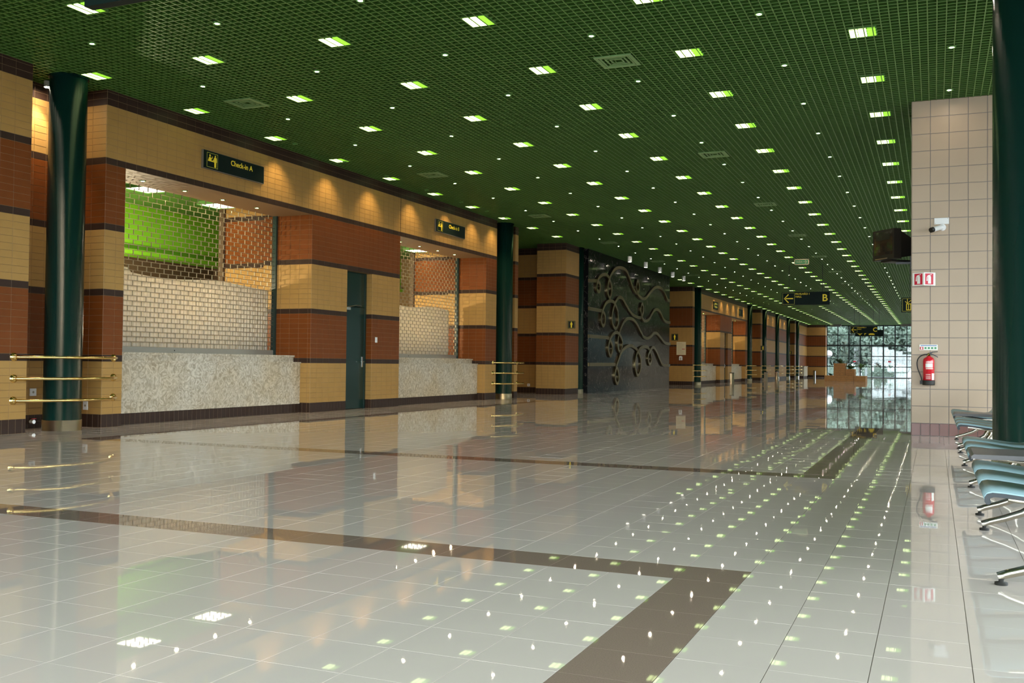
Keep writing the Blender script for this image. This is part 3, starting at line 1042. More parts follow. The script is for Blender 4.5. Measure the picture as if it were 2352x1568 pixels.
def checkin_sign(y, letter):
    t = thing('wall_sign', 'dark green wall sign reading Check-in %s with yellow pictogram' % letter, 'sign', (W + 0.035, y, 4.55), 'check-in signs on the header', rot=FACE_X)
    w, h = 0.84, 0.155
    MB().box(-w, w, -h, h, -0.03, 0.01).build('panel', 'sign_dark', t)
    MB().box(-w, w, -h - 0.012, -h, -0.03, 0.012).box(-w, w, h, h + 0.006, -0.03, 0.012).box(w, w + 0.008, -h - 0.012, h, -0.03, 0.012).box(-w - 0.008, -w, -h - 0.012, h, -0.03, 0.012).build('rim', 'sign_edge', t)
    frame_outline(-0.755, -0.465, -0.128, 0.128, 0.009).build('pictogram_frame', 'yellow_dim', t)
    m = MB()
    person(m, -0.535, -0.112, 0.215)
    m.box(-0.725, -0.56, -0.022, -0.004, 0.011, 0.0135)
    m.prism([(-0.675 + 0.018 * math.cos(a), 0.078 + 0.022 * math.sin(a)) for a in [i * PI / 6 for i in range(12)]], 0.011, 0.014)
    m.prism([(-0.72, -0.004), (-0.70, 0.048), (-0.65, 0.052), (-0.635, -0.004)], 0.011, 0.0135)
    m.prism([(-0.64, 0.02), (-0.615, 0.03), (-0.605, 0.07), (-0.615, 0.072), (-0.628, 0.04), (-0.645, 0.03)], 0.011, 0.0135)
    m.prism([(-0.61, 0.0), (-0.55, 0.045), (-0.545, 0.035), (-0.60, -0.006)], 0.011, 0.0135)
    m.build('pictogram', 'yellow', t)
    text('Check-in ' + letter, 0.135, t, (-0.115, 0.052, 0.011), 'yellow', bold=0.0012, sx=1.0)


checkin_sign(14.51, 'A')
checkin_sign(23.25, 'B')
for y, w, nm in ((57.6, 0.62, 'nearer'), (65.75, 0.62, 'farther')):
    t = thing('wall_sign', 'dark green header sign with yellow text, %s of the two beyond marble' % nm, 'sign', (W + 0.035, y, 4.52), 'signs on the far header', rot=FACE_X)
    h = 0.22
    MB().box(-w, w, -h, h, -0.03, 0.01).build('panel', 'sign_dark', t)
    m = MB()
    m.box(-0.5, -0.44, -0.1, 0.1, 0.0105, 0.013)
    if nm == 'nearer':
        m.box(-0.25, 0.45, 0.05, 0.15, 0.0105, 0.013).box(-0.25, 0.4, -0.13, -0.03, 0.0105, 0.013)
    m.build('print', 'yellow_dim', t)


def arrow(mb, x, y, s, ang):
    ca, sa = math.cos(ang), math.sin(ang)
    R = lambda a, b: (x + s * (a * ca - b * sa), y + s * (a * sa + b * ca))
    t = 0.11
    # pointing to +a: shaft plus two bars
    mb.prism([R(-0.9, -t), R(0.6, -t), R(0.6, t), R(-0.9, t)], 0.011, 0.0135)
    for q in (1, -1):
        mb.prism([R(0.9, 0), R(0.9 - 0.16, q * 0.0 - q * 0.0), R(0.0 - 0.08, q * 0.78), R(0.10, q * 0.90)] if q == 1 else [R(0.9, 0), R(0.10, -0.90), R(-0.08, -0.78), R(0.74, 0)], 0.0112, 0.0137)


def hang_sign(x0, x1, y, z0, z1, lab, builder, two=True):
    cx, cz = (x0 + x1) / 2, (z0 + z1) / 2
    t = thing('hanging_sign', lab, 'sign', (cx, y, cz), 'hanging direction signs', rot=FACE_Y)
    w, h = (x1 - x0) / 2, (z1 - z0) / 2
    MB().box(-w, w, -h, h, -0.07, 0.01).build('panel', 'sign_dark', t)
    for s in (-0.7, 0.7):
        MB().box(s * w - 0.008, s * w + 0.008, h, ZC + 0.02 - cz, -0.04, -0.024).build('hanger', 'black', t)
    builder(t, w, h)
    return t


def b_sign(letter, sub):
    def f(t, w, h):
        s = 2 * h - 0.05
        frame_outline(-w + 0.03, -w + 0.03 + s, -h + 0.025, h - 0.025, 0.014).build('arrow_frame', 'yellow_dim', t)
        m = MB()
        arrow(m, -w + 0.03 + s / 2, 0, s * 0.42, PI)
        m.build('arrow', 'yellow', t)
        text('PAVILHÃO ' + sub, 0.105, t, (-w + s + 0.06, h - 0.085, 0.011), 'yellow', bold=0.001)
        text('HALL', 0.105, t, (-w + s + 0.06, h - 0.195, 0.011), 'yellow', bold=0.001)
        text(letter, 0.40, t, (w - 0.30, 0, 0.011), 'yellow', bold=0.006)
    return f


hang_sign(-5.80, -3.91, 42.0, 3.57, 4.10, 'hanging black sign with yellow left arrow and letter B', b_sign('B', '1'))
hang_sign(-5.42, -3.63, 73.0, 3.40, 3.88, 'distant hanging black sign with yellow left arrow and letter C', b_sign('C', '1'))


def p_sign(t, w, h):
    m = MB()
    arrow(m, -w + 0.33, 0.02, 0.20, -PI / 2)
    m.build('arrow', 'yellow', t)
    text('P', 0.30, t, (-w + 0.62, -0.04, 0.011), 'yellow', bold=0.006)
    c = MB().prism([(-w + 0.93, -0.13), (-w + 0.93, -0.05), (-w + 1.0, -0.03), (-w + 1.05, 0.06), (-w + 1.2, 0.06), (-w + 1.25, -0.03), (-w + 1.32, -0.05), (-w + 1.32, -0.13)], 0.011, 0.0135)
    c.build('car_symbol', 'yellow', t)


hang_sign(-5.27, -3.36, 75.5, 3.26, 3.72, 'lower hanging black sign with down arrow, letter P and car symbol', p_sign)


def lift_sign(t, w, h):
    frame_outline(-w + 0.03, -w + 0.50, -h + 0.03, h - 0.03, 0.014).build('pictogram_frame', 'yellow_dim', t)
    m = MB()
    m.box(-w + 0.16, -w + 0.46, -0.19, -0.165, 0.011, 0.0135).box(-w + 0.16, -w + 0.46, 0.025, 0.05, 0.011, 0.0135)
    for k in range(5):
        m.box(-w + 0.16 + k * 0.069, -w + 0.184 + k * 0.069, -0.19, 0.05, 0.011, 0.0135)
    arrow(m, -w + 0.20, 0.13, 0.09, -PI / 2)
    arrow(m, -w + 0.36, 0.13, 0.09, PI / 2)
    m.build('pictogram', 'yellow', t)
    MB().box(-w + 0.40, -w + 0.72, -0.19, 0.08, 0.014, 0.02).build('red_plate', 'sign_red', t)


hang_sign(-1.09, 0.80, 38.0, 3.02, 3.54, 'hanging black sign with yellow lift pictogram partly hidden by tiled pillar', lift_sign)


def blank_sign(t, w, h):
    MB().box(-w + 0.03, -w + 0.16, h - 0.2, h - 0.05, 0.0105, 0.013).build('print', 'yellow', t)


hang_sign(-5.53, -3.63, 5.22, 3.535, 4.07, 'hanging black sign cut off by the top picture edge', blank_sign)

# exit sign
t = thing('exit_sign', 'small framed exit sign with white arrow hanging from green ceiling', 'sign', (-4.30, 36.0, 4.72), rot=FACE_Y)
MB().box(-0.24, 0.24, -0.09, 0.09, -0.05, 0.008).build('panel', 'ink_green', t)
frame_outline(-0.25, 0.25, -0.10, 0.10, 0.028).build('frame', 'paper', t)
text('SAÍDA', 0.10, t, (-0.19, 0, 0.010), 'paper', sx=0.8)
m = MB()
arrow(m, 0.12, 0, 0.07, 0)
m.build('arrow', 'paper', t)
for s in (-0.2, 0.2):
    MB().box(s - 0.004, s + 0.004, 0.1, ZC - 4.70, -0.02, -0.012).build('hanger', 'black', t)


def wc_sign(x, y, z, s, lab, proj=True):
    t = thing('lavatory_sign', lab, 'sign', (x, y, z), 'black lavatory signs', rot=FACE_Y)
    MB().box(-s, s, -s, s, -0.02, 0.01).build('panel', 'black', t)
    frame_outline(-s + 0.015, s - 0.015, -s + 0.015, s - 0.015, 0.006).build('border', 'yellow_dim', t)
    m = MB()
    person(m, 0, -s * 0.8, s * 1.6)
    m.build('pictogram', 'yellow', t)


wc_sign(-11.39, 31.915, 2.39, 0.13, 'black square lavatory sign with yellow figure before the marble panel')
wc_sign(-12.66, 51.735, 2.53, 0.175, 'black square lavatory sign with yellow figure above pinned notice')
wc_sign(-11.545, 73.98, 2.37, 0.17, 'black square lavatory sign with yellow figure on far column')
wc_sign(-12.12, 93.28, 2.30, 0.14, 'most distant black square lavatory sign with yellow figure')
# bracket of the first sign reaches the wall
t = thing('notice_sheet', 'pale printed notice sheet fixed across the brown band', 'notice', (-12.31, 51.735, 1.935), rot=FACE_Y)
MB().box(-0.25, 0.25, -0.345, 0.345, -0.01, 0.004).build('sheet', 'paper', t)
m = MB()
for k in range(9):
    m.box(-0.2, 0.12 if k % 3 else 0.05, 0.26 - k * 0.065, 0.27 - k * 0.065, 0.0045, 0.006)
m.build('print', 'ink_grey', t)
MB().box(0.05, 0.20, -0.05, -0.02, 0.0045, 0.006).build('red_line', 'sign_red', t)
t = thing('soap_dispenser', 'white wall dispenser below the printed notice', 'dispenser', (-12.32, 51.735, 1.42), rot=FACE_Y)
MB().prism([(-0.08, -0.11), (-0.08, 0.06), (-0.05, 0.11), (0.05, 0.11), (0.08, 0.06), (0.08, -0.11)], -0.01, 0.10).build('case', 'white', t)
MB().box(-0.03, 0.03, -0.10, 0.03, 0.10, 0.105).build('window_slot', 'ink_grey', t)


# wall plates
def plate(x, y, z, rot, lab, w=0.045, h=0.045, hole=True, cat='socket'):
    t = thing('wall_socket' if cat == 'socket' else 'light_switch', lab, cat, (x, y, z), rot=rot)
    MB().box(-w, w, -h, h, -0.006, 0.012).build('plate', 'white', t)
    if hole:
        MB().lathe([(0.018, 0.012), (0.018, 0.0135)], n=12).build('socket_face', 'ink_grey', t)


plate(RD + 0.006, 10.90, 0.54, FACE_X, 'white wall socket in the niche left of the first column', 0.055, 0.055)
plate(-12.03, 11.525 - 0.006, 0.33, FACE_Y, 'white wall socket low beside the first column', 0.045, 0.065)
plate(W + 0.006, 19.60, 1.55, FACE_X, 'white light switch on red tiles beside the green door', 0.04, 0.06, False, 'switch')
plate(-13.42, 33.094, 0.28, FACE_Y, 'white socket low on the lavatory corner wall', 0.05, 0.05)
# fire valve in the niche
t = thing('water_valve', 'small brass water valve on pipe low behind the first column', 'valve', (RD, 10.86, 0.10))
MB().tube([(0.06, 0.0, 0.0), (0.06, 0.35, 0.0)], 0.012, 8).build('pipe', 'steel', t)
MB().lathe([(0.03, 0.02), (0.03, 0.09)], 0.0, 0.0, 12, axis='x').build('cap', 'steel', t)
MB().box(0.05, 0.07, -0.02, 0.06, 0.04, 0.05).build('lever', 'red_paint', t)

# wall washers over the header: real spot lamps close to the wall
for i, (y, z) in enumerate([(15.75, 0), (17.5, 0), (19.2, 0), (21.1, 0), (23.0, 0), (24.6, 0), (25.95, 0)] + [(y + 42.06, 0) for y in (15.2, 17.3, 19.2, 21.1, 23.0, 24.8)] + [(77.5, 0), (79.9, 0), (84.0, 0), (86.4, 0)]):
    t = thing('wall_washer', '%s small wall washer lamp in the ceiling along the check-in wall' % ordinal(i + 1), 'lamp', (W + 0.46, y, ZC - 0.005), 'wall washer lamps along the check-in wall')
    put('trim_ring', ring, t)
    d = bpy.data.lights.new('wash_beam', 'SPOT')
    d.energy = 52
    d.color = (1.0, 0.74, 0.36)
    d.spot_size = math.radians(92)
    d.spot_blend = 0.85
    d.shadow_soft_size = 0.03
    o = bpy.data.objects.new('wash_beam', d)
    COL.objects.link(o)
    o.parent = t
    o.location = (0, 0, -0.02)
    o.rotation_euler = (0, math.radians(14), 0)
# niche lamp
t = thing('spotlight', 'bright tilted spotlight in the niche behind the first column', 'spotlight', (RD + 0.24, 10.84, ZC - 0.10))
MB().lathe([(0.05, 0.0), (0.05, 0.09)], n=16).build('body', 'white', t)
MB().lathe([(0.001, -0.002), (0.042, -0.002), (0.042, 0.002)], cap=False, n=14).build('lens', 'halogen', t)
d = bpy.data.lights.new('niche_beam', 'SPOT')
d.energy = 150
d.color = (1.0, 0.80, 0.55)
d.spot_size = math.radians(70)
d.spot_blend = 0.6
d.shadow_soft_size = 0.04
o = bpy.data.objects.new('niche_beam', d)
COL.objects.link(o)
o.parent = t
o.location = (0, 0, -0.01)
o.rotation_euler = (0, math.radians(10), 0)
for nx_, ny_, en in ((-13.6, 30.2, 120), (-13.6, 49.0, 120), (-13.3, 72.3, 90)):
    t = thing('downlight', 'warm downlight in the lavatory passage ceiling %s' % {30.2: 'before the marble panel', 49.0: 'after the marble panel', 72.3: 'past the far counters'}[ny_], 'downlight', (nx_, ny_, ZC - 0.004))
    put('trim_ring', ring, t)
    put('bulb', bulb, t)
    d = bpy.data.lights.new('passage_beam', 'SPOT')
    d.energy = en
    d.color = (1.0, 0.72, 0.38)
    d.spot_size = math.radians(130)
    d.spot_blend = 0.8
    d.shadow_soft_size = 0.05
    o = bpy.data.objects.new('passage_beam', d)
    COL.objects.link(o)
    o.parent = t
    o.location = (0, 0, -0.02)

# ------------------------------------------------------------------ tiled pillar on the right
pil = thing('tiled_pillar', 'square pillar clad in beige tiles with red-brown foot tiles', 'pillar', (0, 0, 0), kind='thing')
PXA, PXB, PYA, PYB = -0.331, 1.271, 16.65, 17.718
MB().box(PXA, PXB, PYA, PYB, 0, ZC).build('core', 'beige_grout', pil)
tp, tz = 0.267, 0.2641
mb = MB()
g = 0.008
add_tile(mb, (0, 0, 0), (1, 0, 0), (0, 0, 1), (0, -1, 0), -(tp - g) / 2, (tp - g) / 2, -(tz - g) / 2, (tz - g) / 2, 0.005, 0)
bt = mb.mesh('tile', 'beige')
mb = MB()
add_tile(mb, (0, 0, 0), (1, 0, 0), (0, 0, 1), (0, -1, 0), -(tp / 2 - g) / 2, (tp / 2 - g) / 2, -(0.193 - g) / 2, (0.193 - g) / 2, 0.006, 0)
ob = mb.mesh('foot_tile', 'oxblood')
for ox, oy, dx, dy, cols, rz in ((PXA, PYA, 1, 0, 6, 0), (PXA, PYB, 0, -1, 4, -PI / 2)):
    for c in range(cols):
        for r in range(19):
            s = (c + 0.5) * tp
            put('tile', bt, pil, (ox + dx * s, oy + dy * s, 0.193 + (r + 0.5) * tz), rz=rz)
    for c in range(cols * 2):
        s = (c + 0.5) * tp / 2
        put('foot_tile', ob, pil, (ox + dx * s, oy + dy * s, 0.0965), rz=rz)

# extinguisher
t = thing('fire_extinguisher', 'red fire extinguisher with black hose hung on the tiled pillar', 'fire extinguisher', (-0.082, 16.545, 0))
MB().lathe([(0.001, 0.84), (0.083, 0.84), (0.083, 1.155), (0.078, 1.185), (0.06, 1.205), (0.03, 1.222), (0.024, 1.235)], n=26).build('cylinder', 'red_paint', t)
MB().lathe([(0.001, 0.785), (0.086, 0.785), (0.09, 0.80), (0.09, 0.855), (0.085, 0.86)], n=26).box(-0.125, -0.05, -0.03, 0.03, 0.80, 0.855).build('foot', 'rubber', t)
MB().lathe([(0.022, 1.235), (0.022, 1.262), (0.016, 1.275)], n=14).build('valve', 'brass', t)
MB().prism([(-0.03, 1.262), (0.0, 1.282), (0.05, 1.300), (0.128, 1.306), (0.128, 1.296), (0.06, 1.286), (0.02, 1.262)], -0.014, 0.014, 'xz').build('lever', 'black', t)
MB().prism([(0.015, 1.262), (0.06, 1.245), (0.128, 1.208), (0.134, 1.218), (0.07, 1.258), (0.03, 1.272)], -0.014, 0.014, 'xz').build('handle', 'black', t)
hz = [(-0.02, 1.256), (-0.07, 1.25), (-0.12, 1.225), (-0.155, 1.175), (-0.165, 1.11), (-0.155, 1.04), (-0.13, 0.97), (-0.105, 0.90), (-0.098, 0.855)]
MB().tube([(x, -0.03, z) for x, z in smooth_path(hz, 3)], 0.0095, 8).build('hose', 'rubber', t)
MB().lathe([(0.013, -0.048), (0.013, -0.02)], cx=0, cy=1.256, axis='x', n=10).build('hose_fitting', 'steel', t)


def wrap_label(a0, a1, z0, z1, m, name, parent):
    mb = MB()
    n = 8
    for i in range(n):
        p, q = a0 + (a1 - a0) * i / n, a0 + (a1 - a0) * (i + 1) / n
        r = 0.0838
        mb.face([(r * math.sin(p), -r * math.cos(p), z0), (r * math.sin(q), -r * math.cos(q), z0), (r * math.sin(q), -r * math.cos(q), z1), (r * math.sin(p), -r * math.cos(p), z1)], 0, True)
    mb.build(name, m, parent)


wrap_label(-0.55, 0.75, 1.055, 1.115, 'sign_white', 'label', t)
wrap_label(0.55, 1.15, 0.865, 0.965, 'sign_white', 'label', t)
for zz in (1.03, 1.04, 1.14, 1.125, 0.945, 0.92, 0.90, 0.88):
    wrap_label(-0.5, 0.8 if zz > 1 else 0.35, zz, zz + 0.006, 'sign_white', 'print_line', t)
t = thing('instruction_plate', 'white pictogram instruction plate above the fire extinguisher', 'sign', (-0.084, 16.635, 1.366), rot=FACE_Y)
MB().box(-0.131, 0.131, -0.043, 0.043, -0.01, 0.003).build('panel', 'sign_white', t)
MB().box(-0.115, 0.115, 0.022, 0.032, 0.0032, 0.0045).build('blue_line', 'ink_blue', t)
MB().box(-0.125, -0.075, -0.036, 0.008, 0.0032, 0.0045).build('red_field', 'sign_red', t)
MB().prism([(-0.108, -0.030), (-0.108, -0.005), (-0.102, 0.004), (-0.094, 0.004), (-0.09, -0.005), (-0.09, -0.030)], 0.0046, 0.006).build('extinguisher_symbol', 'sign_white', t)
m = MB()
for k in range(4):
    a = -0.058 + k * 0.047
    m.box(a, a + 0.028, -0.024, 0.004, 0.0032, 0.0045)
m.build('green_symbols', 'ink_green', t)

# folded extinguisher sign
t = thing('extinguisher_sign', 'red and white folded sign with extinguisher symbol on the pillar', 'sign', (-0.153, 16.632, 2.42))
for s, nm in ((-1, 'left_panel'), (1, 'right_panel')):
    e = put(nm, None, t, (0, -0.085, 0))
    e.rotation_euler = (PI / 2, 0, 0)
    ang = s * 0.50
    e.rotation_euler = Matrix.Rotation(ang, 3, 'Z').to_euler()
    q = put('plate', MB().box(0 if s > 0 else -0.185, 0.185 if s > 0 else 0, -0.004, 0.0, -0.10, 0.10).mesh('plate', 'sign_white'), e)
    c = 0.085 * s
    MB().box(c - 0.066, c + 0.066, -0.006, -0.0042, -0.085, 0.085).build('red_field', 'sign_red', e)
    k = MB()
    k.prism([(c - 0.020, -0.072), (c - 0.020, 0.035), (c - 0.008, 0.052), (c + 0.018, 0.052), (c + 0.028, 0.035), (c + 0.028, -0.072)], -0.0075, -0.0062, 'xz')
    k.prism([(c - 0.045, -0.03), (c - 0.040, 0.03), (c - 0.022, 0.058), (c + 0.01, 0.066), (c + 0.04, 0.076), (c + 0.04, 0.068), (c + 0.012, 0.056), (c - 0.014, 0.048), (c - 0.030, 0.026), (c - 0.028, -0.03)], -0.0075, -0.0062, 'xz')
    k.build('symbol', 'sign_white', e)

# security camera
t = thing('cover_plate', 'blank white cover plate screwed on the pillar above the camera', 'plate', (0.099, 16.633, 3.315), rot=FACE_Y)
MB().box(-0.104, 0.104, -0.048, 0.048, -0.01, 0.004).build('panel', 'white', t)
for sx in (-0.092, 0.088):
    MB().lathe([(0.005, 0.004), (0.005, 0.006)], sx, 0.036 * (1 if sx > 0 else -1), 8).build('screw', 'ink_grey', t)
t = thing('security_camera', 'white bullet security camera pointing left from the tiled pillar', 'camera', (0.11, 16.645, 3.215))
MB().lathe([(0.052, 0.0), (0.052, -0.03), (0.04, -0.045)], n=20, axis='y').build('mount', 'white', t)
MB().tube([(0.0, -0.04, 0), (-0.02, -0.075, -0.005), (-0.06, -0.12, -0.02)], 0.034, 14).build('bracket', 'white', t)
MB().tube([(-0.035, -0.09, -0.01), (-0.135, -0.19, -0.05)], 0.037, 18).build('body', 'white', t)
MB().tube([(-0.130, -0.185, -0.048), (-0.165, -0.22, -0.062)], 0.039, 18).build('lens_hood', 'black', t)

# television
t = thing('television', 'bulky black tube television on a wall arm beside the pillar', 'television', (-0.65, 17.36, 3.05))
t.rotation_euler = (0.0, 0.0, math.radians(-50))
fw, fh = 0.265, 0.245
MB().prism([(-fw, -fh), (fw, -fh), (fw, fh), (-fw, fh)], -0.16, -0.02, 'xz').build('front_case', 'black', t)
sc = MB()
ns = 8
for i in range(ns):
    for j in range(ns):
        q = []
        for a, b in ((i, j), (i + 1, j), (i + 1, j + 1), (i, j + 1)):
            u, v = -1 + 2 * a / ns, -1 + 2 * b / ns
            q.append((u * (fw - 0.035), -0.162 - 0.025 * (1 - u * u) * (1 - v * v), 0.025 + v * (fh - 0.055)))
        sc.face(q, 0, True)
sc.build('screen', 'screen', t)
bk = MB()
a, b = [(-fw + 0.02, -fh + 0.02), (fw - 0.02, -fh + 0.02), (fw - 0.02, fh - 0.03), (-fw + 0.02, fh - 0.03)], [(-0.15, -0.17), (0.15, -0.17), (0.15, 0.10), (-0.15, 0.10)]
n0 = len(bk.v)
bk.v += [(x, -0.02, z) for x, z in a] + [(x, 0.30, z) for x, z in b]
bk.f += [(n0 + i, n0 + (i + 1) % 4, n0 + 4 + (i + 1) % 4, n0 + 4 + i) for i in range(4)] + [(n0 + 4, n0 + 5, n0 + 6, n0 + 7)]
bk.m += [0] * 5
bk.sm += [False] * 5
bk.build('rear_case', 'black', t)
MB().box(-0.20, 0.10, -0.168, -0.158, -fh + 0.012, -fh + 0.024).build('control_strip', 'steel', t)
MB().box(-0.14, 0.14, -0.10, 0.26, -fh - 0.035, -fh - 0.004).build('tray', 'black', t)
ta = thing('television_bracket', 'black wall arm carrying the television beside the pillar', 'bracket', (0, 0, 0))
MB().box(-0.58, PXA - 0.02, 17.30, 17.38, 2.735, 2.765).build('arm', 'black', ta)
MB().box(PXA - 0.03, PXA - 0.006, 17.24, 17.44, 2.65, 2.85).build('wall_plate', 'black', ta)


# ------------------------------------------------------------------ beam seating
def seat_meshes():
    top = [(0.235, 0.392), (0.226, 0.405), (0.226, 0.425), (0.238, 0.443), (0.262, 0.450), (0.32, 0.447), (0.40, 0.438), (0.50, 0.424), (0.60, 0.412), (0.68, 0.408), (0.725, 0.415),
           (0.76, 0.445), (0.80, 0.53), (0.86, 0.70), (0.90, 0.83)]
    bot = [(0.915, 0.826), (0.876, 0.69), (0.816, 0.52), (0.775, 0.43), (0.735, 0.398), (0.68, 0.390), (0.60, 0.394), (0.50, 0.405), (0.40, 0.419), (0.32, 0.428), (0.268, 0.430), (0.252, 0.424), (0.245, 0.410), (0.252, 0.397)]
    wd = 0.565
    mb = MB()
    # perforated look: the pan is made of close slats along the depth
    poly = top + bot
    mb.prism(poly, 0.012, wd + 0.012, 'xz', smooth=True)
    seat = mb.mesh('seat_shell', 'seat')
    ed = MB()
    for y0 in (0.0, wd + 0.012):
        ed.prism([(x, z - 0.006) for x, z in top] + [(x, z - 0.006) for x, z in bot], y0, y0 + 0.012, 'xz')
    ed.tube([(0.243, 0.004, 0.398), (0.243, wd + 0.02, 0.398)], 0.013, 8)
    edge = ed.mesh('edge_trim', 'seat_edge')
    br = MB()
    br.tube([(0.33, 0.006, 0.414), (0.55, 0.006, 0.392), (0.72, 0.006, 0.384)], 0.011, 8)
    bar = br.mesh('side_bar', 'chrome')
    return seat, edge, bar


SEAT, EDGE, BAR = seat_meshes()
LEG = MB()
LEG.tube([(0.285, 0, 0.040), (0.33, 0, 0.056), (0.42, 0, 0.085), (0.52, 0, 0.125), (0.60, 0, 0.175), (0.64, 0, 0.25), (0.65, 0, 0.34)], [0.020, 0.022, 0.023, 0.025, 0.028, 0.028, 0.026], 10)
LEG.tube([(0.62, 0, 0.19), (0.74, 0, 0.14), (0.88, 0, 0.08), (1.02, 0, 0.04)], [0.026, 0.025, 0.022, 0.018], 10)
LEG = LEG.mesh('leg', 'chrome')
GLIDE = MB().lathe([(0.03, 0.0), (0.03, 0.012), (0.012, 0.016), (0.012, 0.035)], 0, 0, 14).mesh('glide', 'rubber')


def seat_row(y0, lab, n1, n2, pitch=0.62):
    t = thing('seating_row', lab, 'seating', (0, y0, 0), 'rows of joined blue seats')
    k = 0
    for i in range(n1 + 1 + n2):
        if i == n1:
            tb = MB().prism([(0.225, 0.452), (0.225, 0.470), (0.24, 0.482), (0.70, 0.482), (0.70, 0.452)], i * pitch + 0.01, (i + 1) * pitch - 0.01, 'xz')
            tb.build('table_top', 'table', t)
            continue
        s = put('seat', SEAT, t, (0, i * pitch + 0.015, 0))
        put('edge_trim', EDGE, s)
        put('side_bar', BAR, s)
    tot = (n1 + n2 + 1) * pitch
    MB().box(0.60, 0.70, 0.02, tot - 0.02, 0.325, 0.378).build('beam', 'chrome', t)
    for yy in (0.03, n1 * pitch - 0.06, (n1 + 1) * pitch + 0.03, tot - 0.05):
        l = put('leg', LEG, t, (0, yy, 0))
        put('glide', GLIDE, l, (0.30, 0, 0))
        put('glide', GLIDE, l, (1.0, 0, 0))
    return t


seat_row(5.37, 'nearest row of pale blue metal seats with grey table', 3, 3)
seat_row(11.74, 'farther row of pale blue metal seats before the tiled pillar', 3, 3)

# ------------------------------------------------------------------ bins, planter, outdoors
for i, (bx, by, w) in enumerate(((-10.55, 56.6, 'beside the far counters'), (-10.75, 70.2, 'behind the far column'), (-11.1, 77.8, 'before the plain far bays'), (-10.9, 101.9, 'in the corner by the far glazing'))):
    t = thing('litter_bin', 'slim steel litter bin %s' % w, 'bin', (bx, by, 0), 'steel litter bins')
    MB().lathe([(0.13, 0.0), (0.13, 0.03), (0.125, 0.03), (0.125, 0.62)], n=20).build('body', 'steel', t)
    MB().lathe([(0.13, 0.62), (0.13, 0.66), (0.05, 0.66)], n=20).build('ash_tray', 'black', t)


def boards(t, x0, x1, y0, y1, z0, z1, n):
    for k in range(n):
        a, b = z0 + (z1 - z0) * k / n, z0 + (z1 - z0) * (k + 1) / n
        MB().box(x0, x1, y0, y1, a + 0.003, b - 0.003).build('board', 'wood', t)
    MB().box(x0 + 0.02, x1 - 0.02, y0 + 0.02, y1 - 0.02, z0, z1 - 0.02).build('inner_box', 'room_brown', t)


PT = [('stepped wooden planter box, low front box', -7.45, -5.42, 76.3, 78.4, 0, 0.42, 3), ('stepped wooden planter box, low side box', -5.40, -4.60, 76.3, 78.4, 0, 0.40, 3),
      ('stepped wooden planter box, middle tier', -6.03, -5.38, 76.7, 78.2, 0.42, 0.90, 3), ('stepped wooden planter box, tallest tier', -6.85, -6.05, 76.7, 78.2, 0.42, 1.32, 5)]
for lab, x0, x1, y0, y1, z0, z1, n in PT:
    t = thing('planter_box', lab, 'planter', (0, 0, 0), 'wooden planter boxes')
    boards(t, x0, x1, y0, y1, z0, z1, n)


def plant(cx, cy, z, r, n, lab):
    t = thing('potted_plant', lab, 'plant', (cx, cy, z), 'green plants in the wooden planter')
    for k in range(n):
        a = random.uniform(0, 2 * PI)
        l = r * random.uniform(0.6, 1.15)
        up = random.uniform(0.5, 1.3)
        w = 0.045
        pts = []
        for q in range(5):
            s = q / 4
            pts.append((math.cos(a) * l * s, math.sin(a) * l * s, l * up * (s - 0.6 * s * s)))
        mb = MB()
        px, py = -math.sin(a), math.cos(a)
        for q in range(4):
            w0, w1 = w * math.sin(PI * (0.12 + 0.86 * q / 4)), w * math.sin(PI * (0.12 + 0.86 * (q + 1) / 4))
            A, B = pts[q], pts[q + 1]
            mb.face([(A[0] - px * w0, A[1] - py * w0, A[2]), (A[0] + px * w0, A[1] + py * w0, A[2]), (B[0] + px * w1, B[1] + py * w1, B[2]), (B[0] - px * w1, B[1] - py * w1, B[2])], 0, True)
        mb.build('leaf', 'leaf', t)


plant(-6.4, 77.4, 1.28, 0.75, 34, 'spiky green plant in the tallest planter box')
plant(-5.7, 77.4, 0.88, 0.85, 40, 'bushy green plant in the middle planter box')
plant(-5.0, 77.4, 0.95, 0.70, 30, 'arching green plant over the low side planter box')
plant(-7.1, 77.4, 0.40, 0.40, 18, 'small green plant in the low front planter box')

gd = MB().box(-160, 160, Y1 + 0.21, 320, -0.15, -0.05).box(XR + 0.3, 160, -60, Y1 + 0.2, -0.15, -0.05).box(-160, XR + 0.29, -60, Y0 - 0.21, -0.15, -0.05)
gd.build('ground', 'paving', kind='structure')

crowns = []
for s in range(4):
    mb = MB()
    for k in range(2600):
        while True:
            p = Vector((random.uniform(-1, 1), random.uniform(-1, 1), random.uniform(-1, 1)))
            if 0.25 < p.length < 1:
                break
        p = Vector((p.x * 2.15, p.y * 2.15, p.z * 3.4))
        lump = 1 + 0.12 * math.sin(p.x * 2.3 + s) * math.cos(p.z * 1.7 + p.y)
        p *= lump
        u = Vector((random.gauss(0, 1), random.gauss(0, 1), random.gauss(0, 1))).normalized()
        v = u.orthogonal().normalized()
        sz = random.uniform(0.16, 0.42)
        mb.face([p + u * sz, p + v * sz * 0.6, p - u * sz, p - v * sz * 0.6])
    crowns.append(mb.mesh('crown', 'tree_leaf'))
trunkm = MB().tube([(0, 0, -0.1), (0.05, 0.03, 1.5), (0.0, 0.1, 3.2), (0.1, 0, 5.2)], [0.22, 0.17, 0.14, 0.07], 10).mesh('trunk', 'trunk')
i = 0
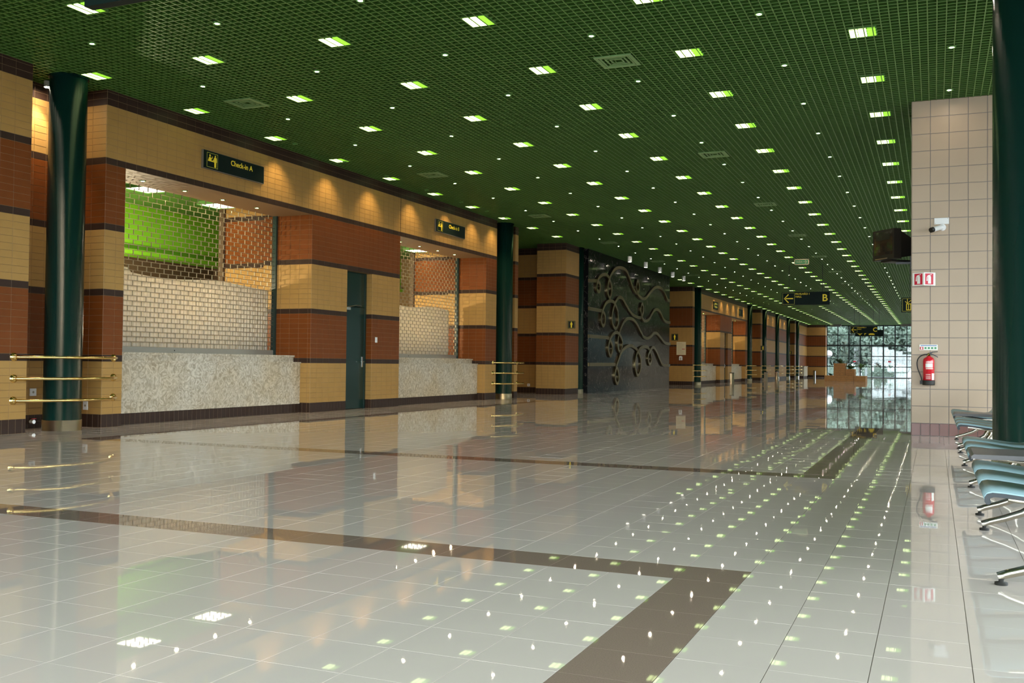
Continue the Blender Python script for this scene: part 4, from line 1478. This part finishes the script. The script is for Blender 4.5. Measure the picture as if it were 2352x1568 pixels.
for row, yy in enumerate((124.0, 131.0, 138.0, 145.0)):
    for k in range(9 + row):
        x = -27 - row * 2.6 + k * 5.2
        s = random.uniform(0.88, 1.0)
        t = thing('tree', 'leafy tree outside the far glazing, %s row, %s from the left' % (ORD[row + 1], ordinal(k + 1)), 'tree', (x, yy, -0.05), 'trees outside the far glazing')
        t.scale = (s, s, s * (1 + 0.12 * row))
        t.rotation_euler = (0, 0, random.choice((0, PI / 2, PI, -PI / 2)))
        put('crown', crowns[i % 4], t, (0, 0, 3.75 if row > 1 else (4.6 if i % 3 else 3.9)))
        put('trunk', trunkm, t)
        i += 1
for k in range(30):
    y_ = 19 + k * 4.1
    s = random.uniform(0.86, 0.92)
    t = thing('tree', 'leafy tree outside the long side windows, %s along the hall' % ordinal(k + 1), 'tree', (XR + 6.5 + (0.0 if k % 2 else 4.2), y_, -0.05), 'trees outside the side windows')
    t.scale = (s, s, s)
    t.rotation_euler = (0, 0, random.uniform(0, 6))
    put('crown', crowns[k % 4], t, (0, 0, 3.6))
    put('trunk', trunkm, t)
hedge = MB()
for k in range(700):
    p = Vector((random.uniform(-2.4, 2.4), random.uniform(-0.7, 0.7), random.uniform(0.05, 1.5) * random.uniform(0.5, 1.0)))
    u = Vector((random.gauss(0, 1), random.gauss(0, 1), random.gauss(0, 1))).normalized()
    v = u.orthogonal().normalized()
    sz = random.uniform(0.08, 0.20)
    hedge.face([p + u * sz, p + v * sz * 0.6, p - u * sz, p - v * sz * 0.6])
hedge.box(-2.4, 2.4, -0.45, 0.45, 0.0, 1.0)
hedge = hedge.mesh('shrub', 'tree_leaf')
for k in range(8):
    o = put('shrub', hedge, None, (-26 + k * 5.2, 120.0, -0.05), rz=PI * (k % 2))
    tag(o, 'low clipped shrub outside the far glazing, %s from the left' % ordinal(k + 1), 'shrub', 'low shrubs outside the far glazing')
t = thing('globe_lamp', 'white globe garden lamp on a pole outside the glazing', 'lamp', (-10.6, 113.0, -0.05))
MB().lathe([(0.04, 0), (0.04, 2.1)], n=10).build('pole', 'mullion', t)
MB().lathe([(0.001, 2.12), (0.2, 2.17), (0.33, 2.31), (0.38, 2.5), (0.33, 2.69), (0.2, 2.83), (0.001, 2.88)], cap=False, n=20).build('globe', 'white', t)
t = thing('bollard', 'dark bollard standing on paving outside the glazing', 'bollard', (-6.7, 112.0, -0.05))
MB().lathe([(0.12, 0), (0.12, 0.95), (0.05, 1.0)], n=14).build('post', 'mullion', t)
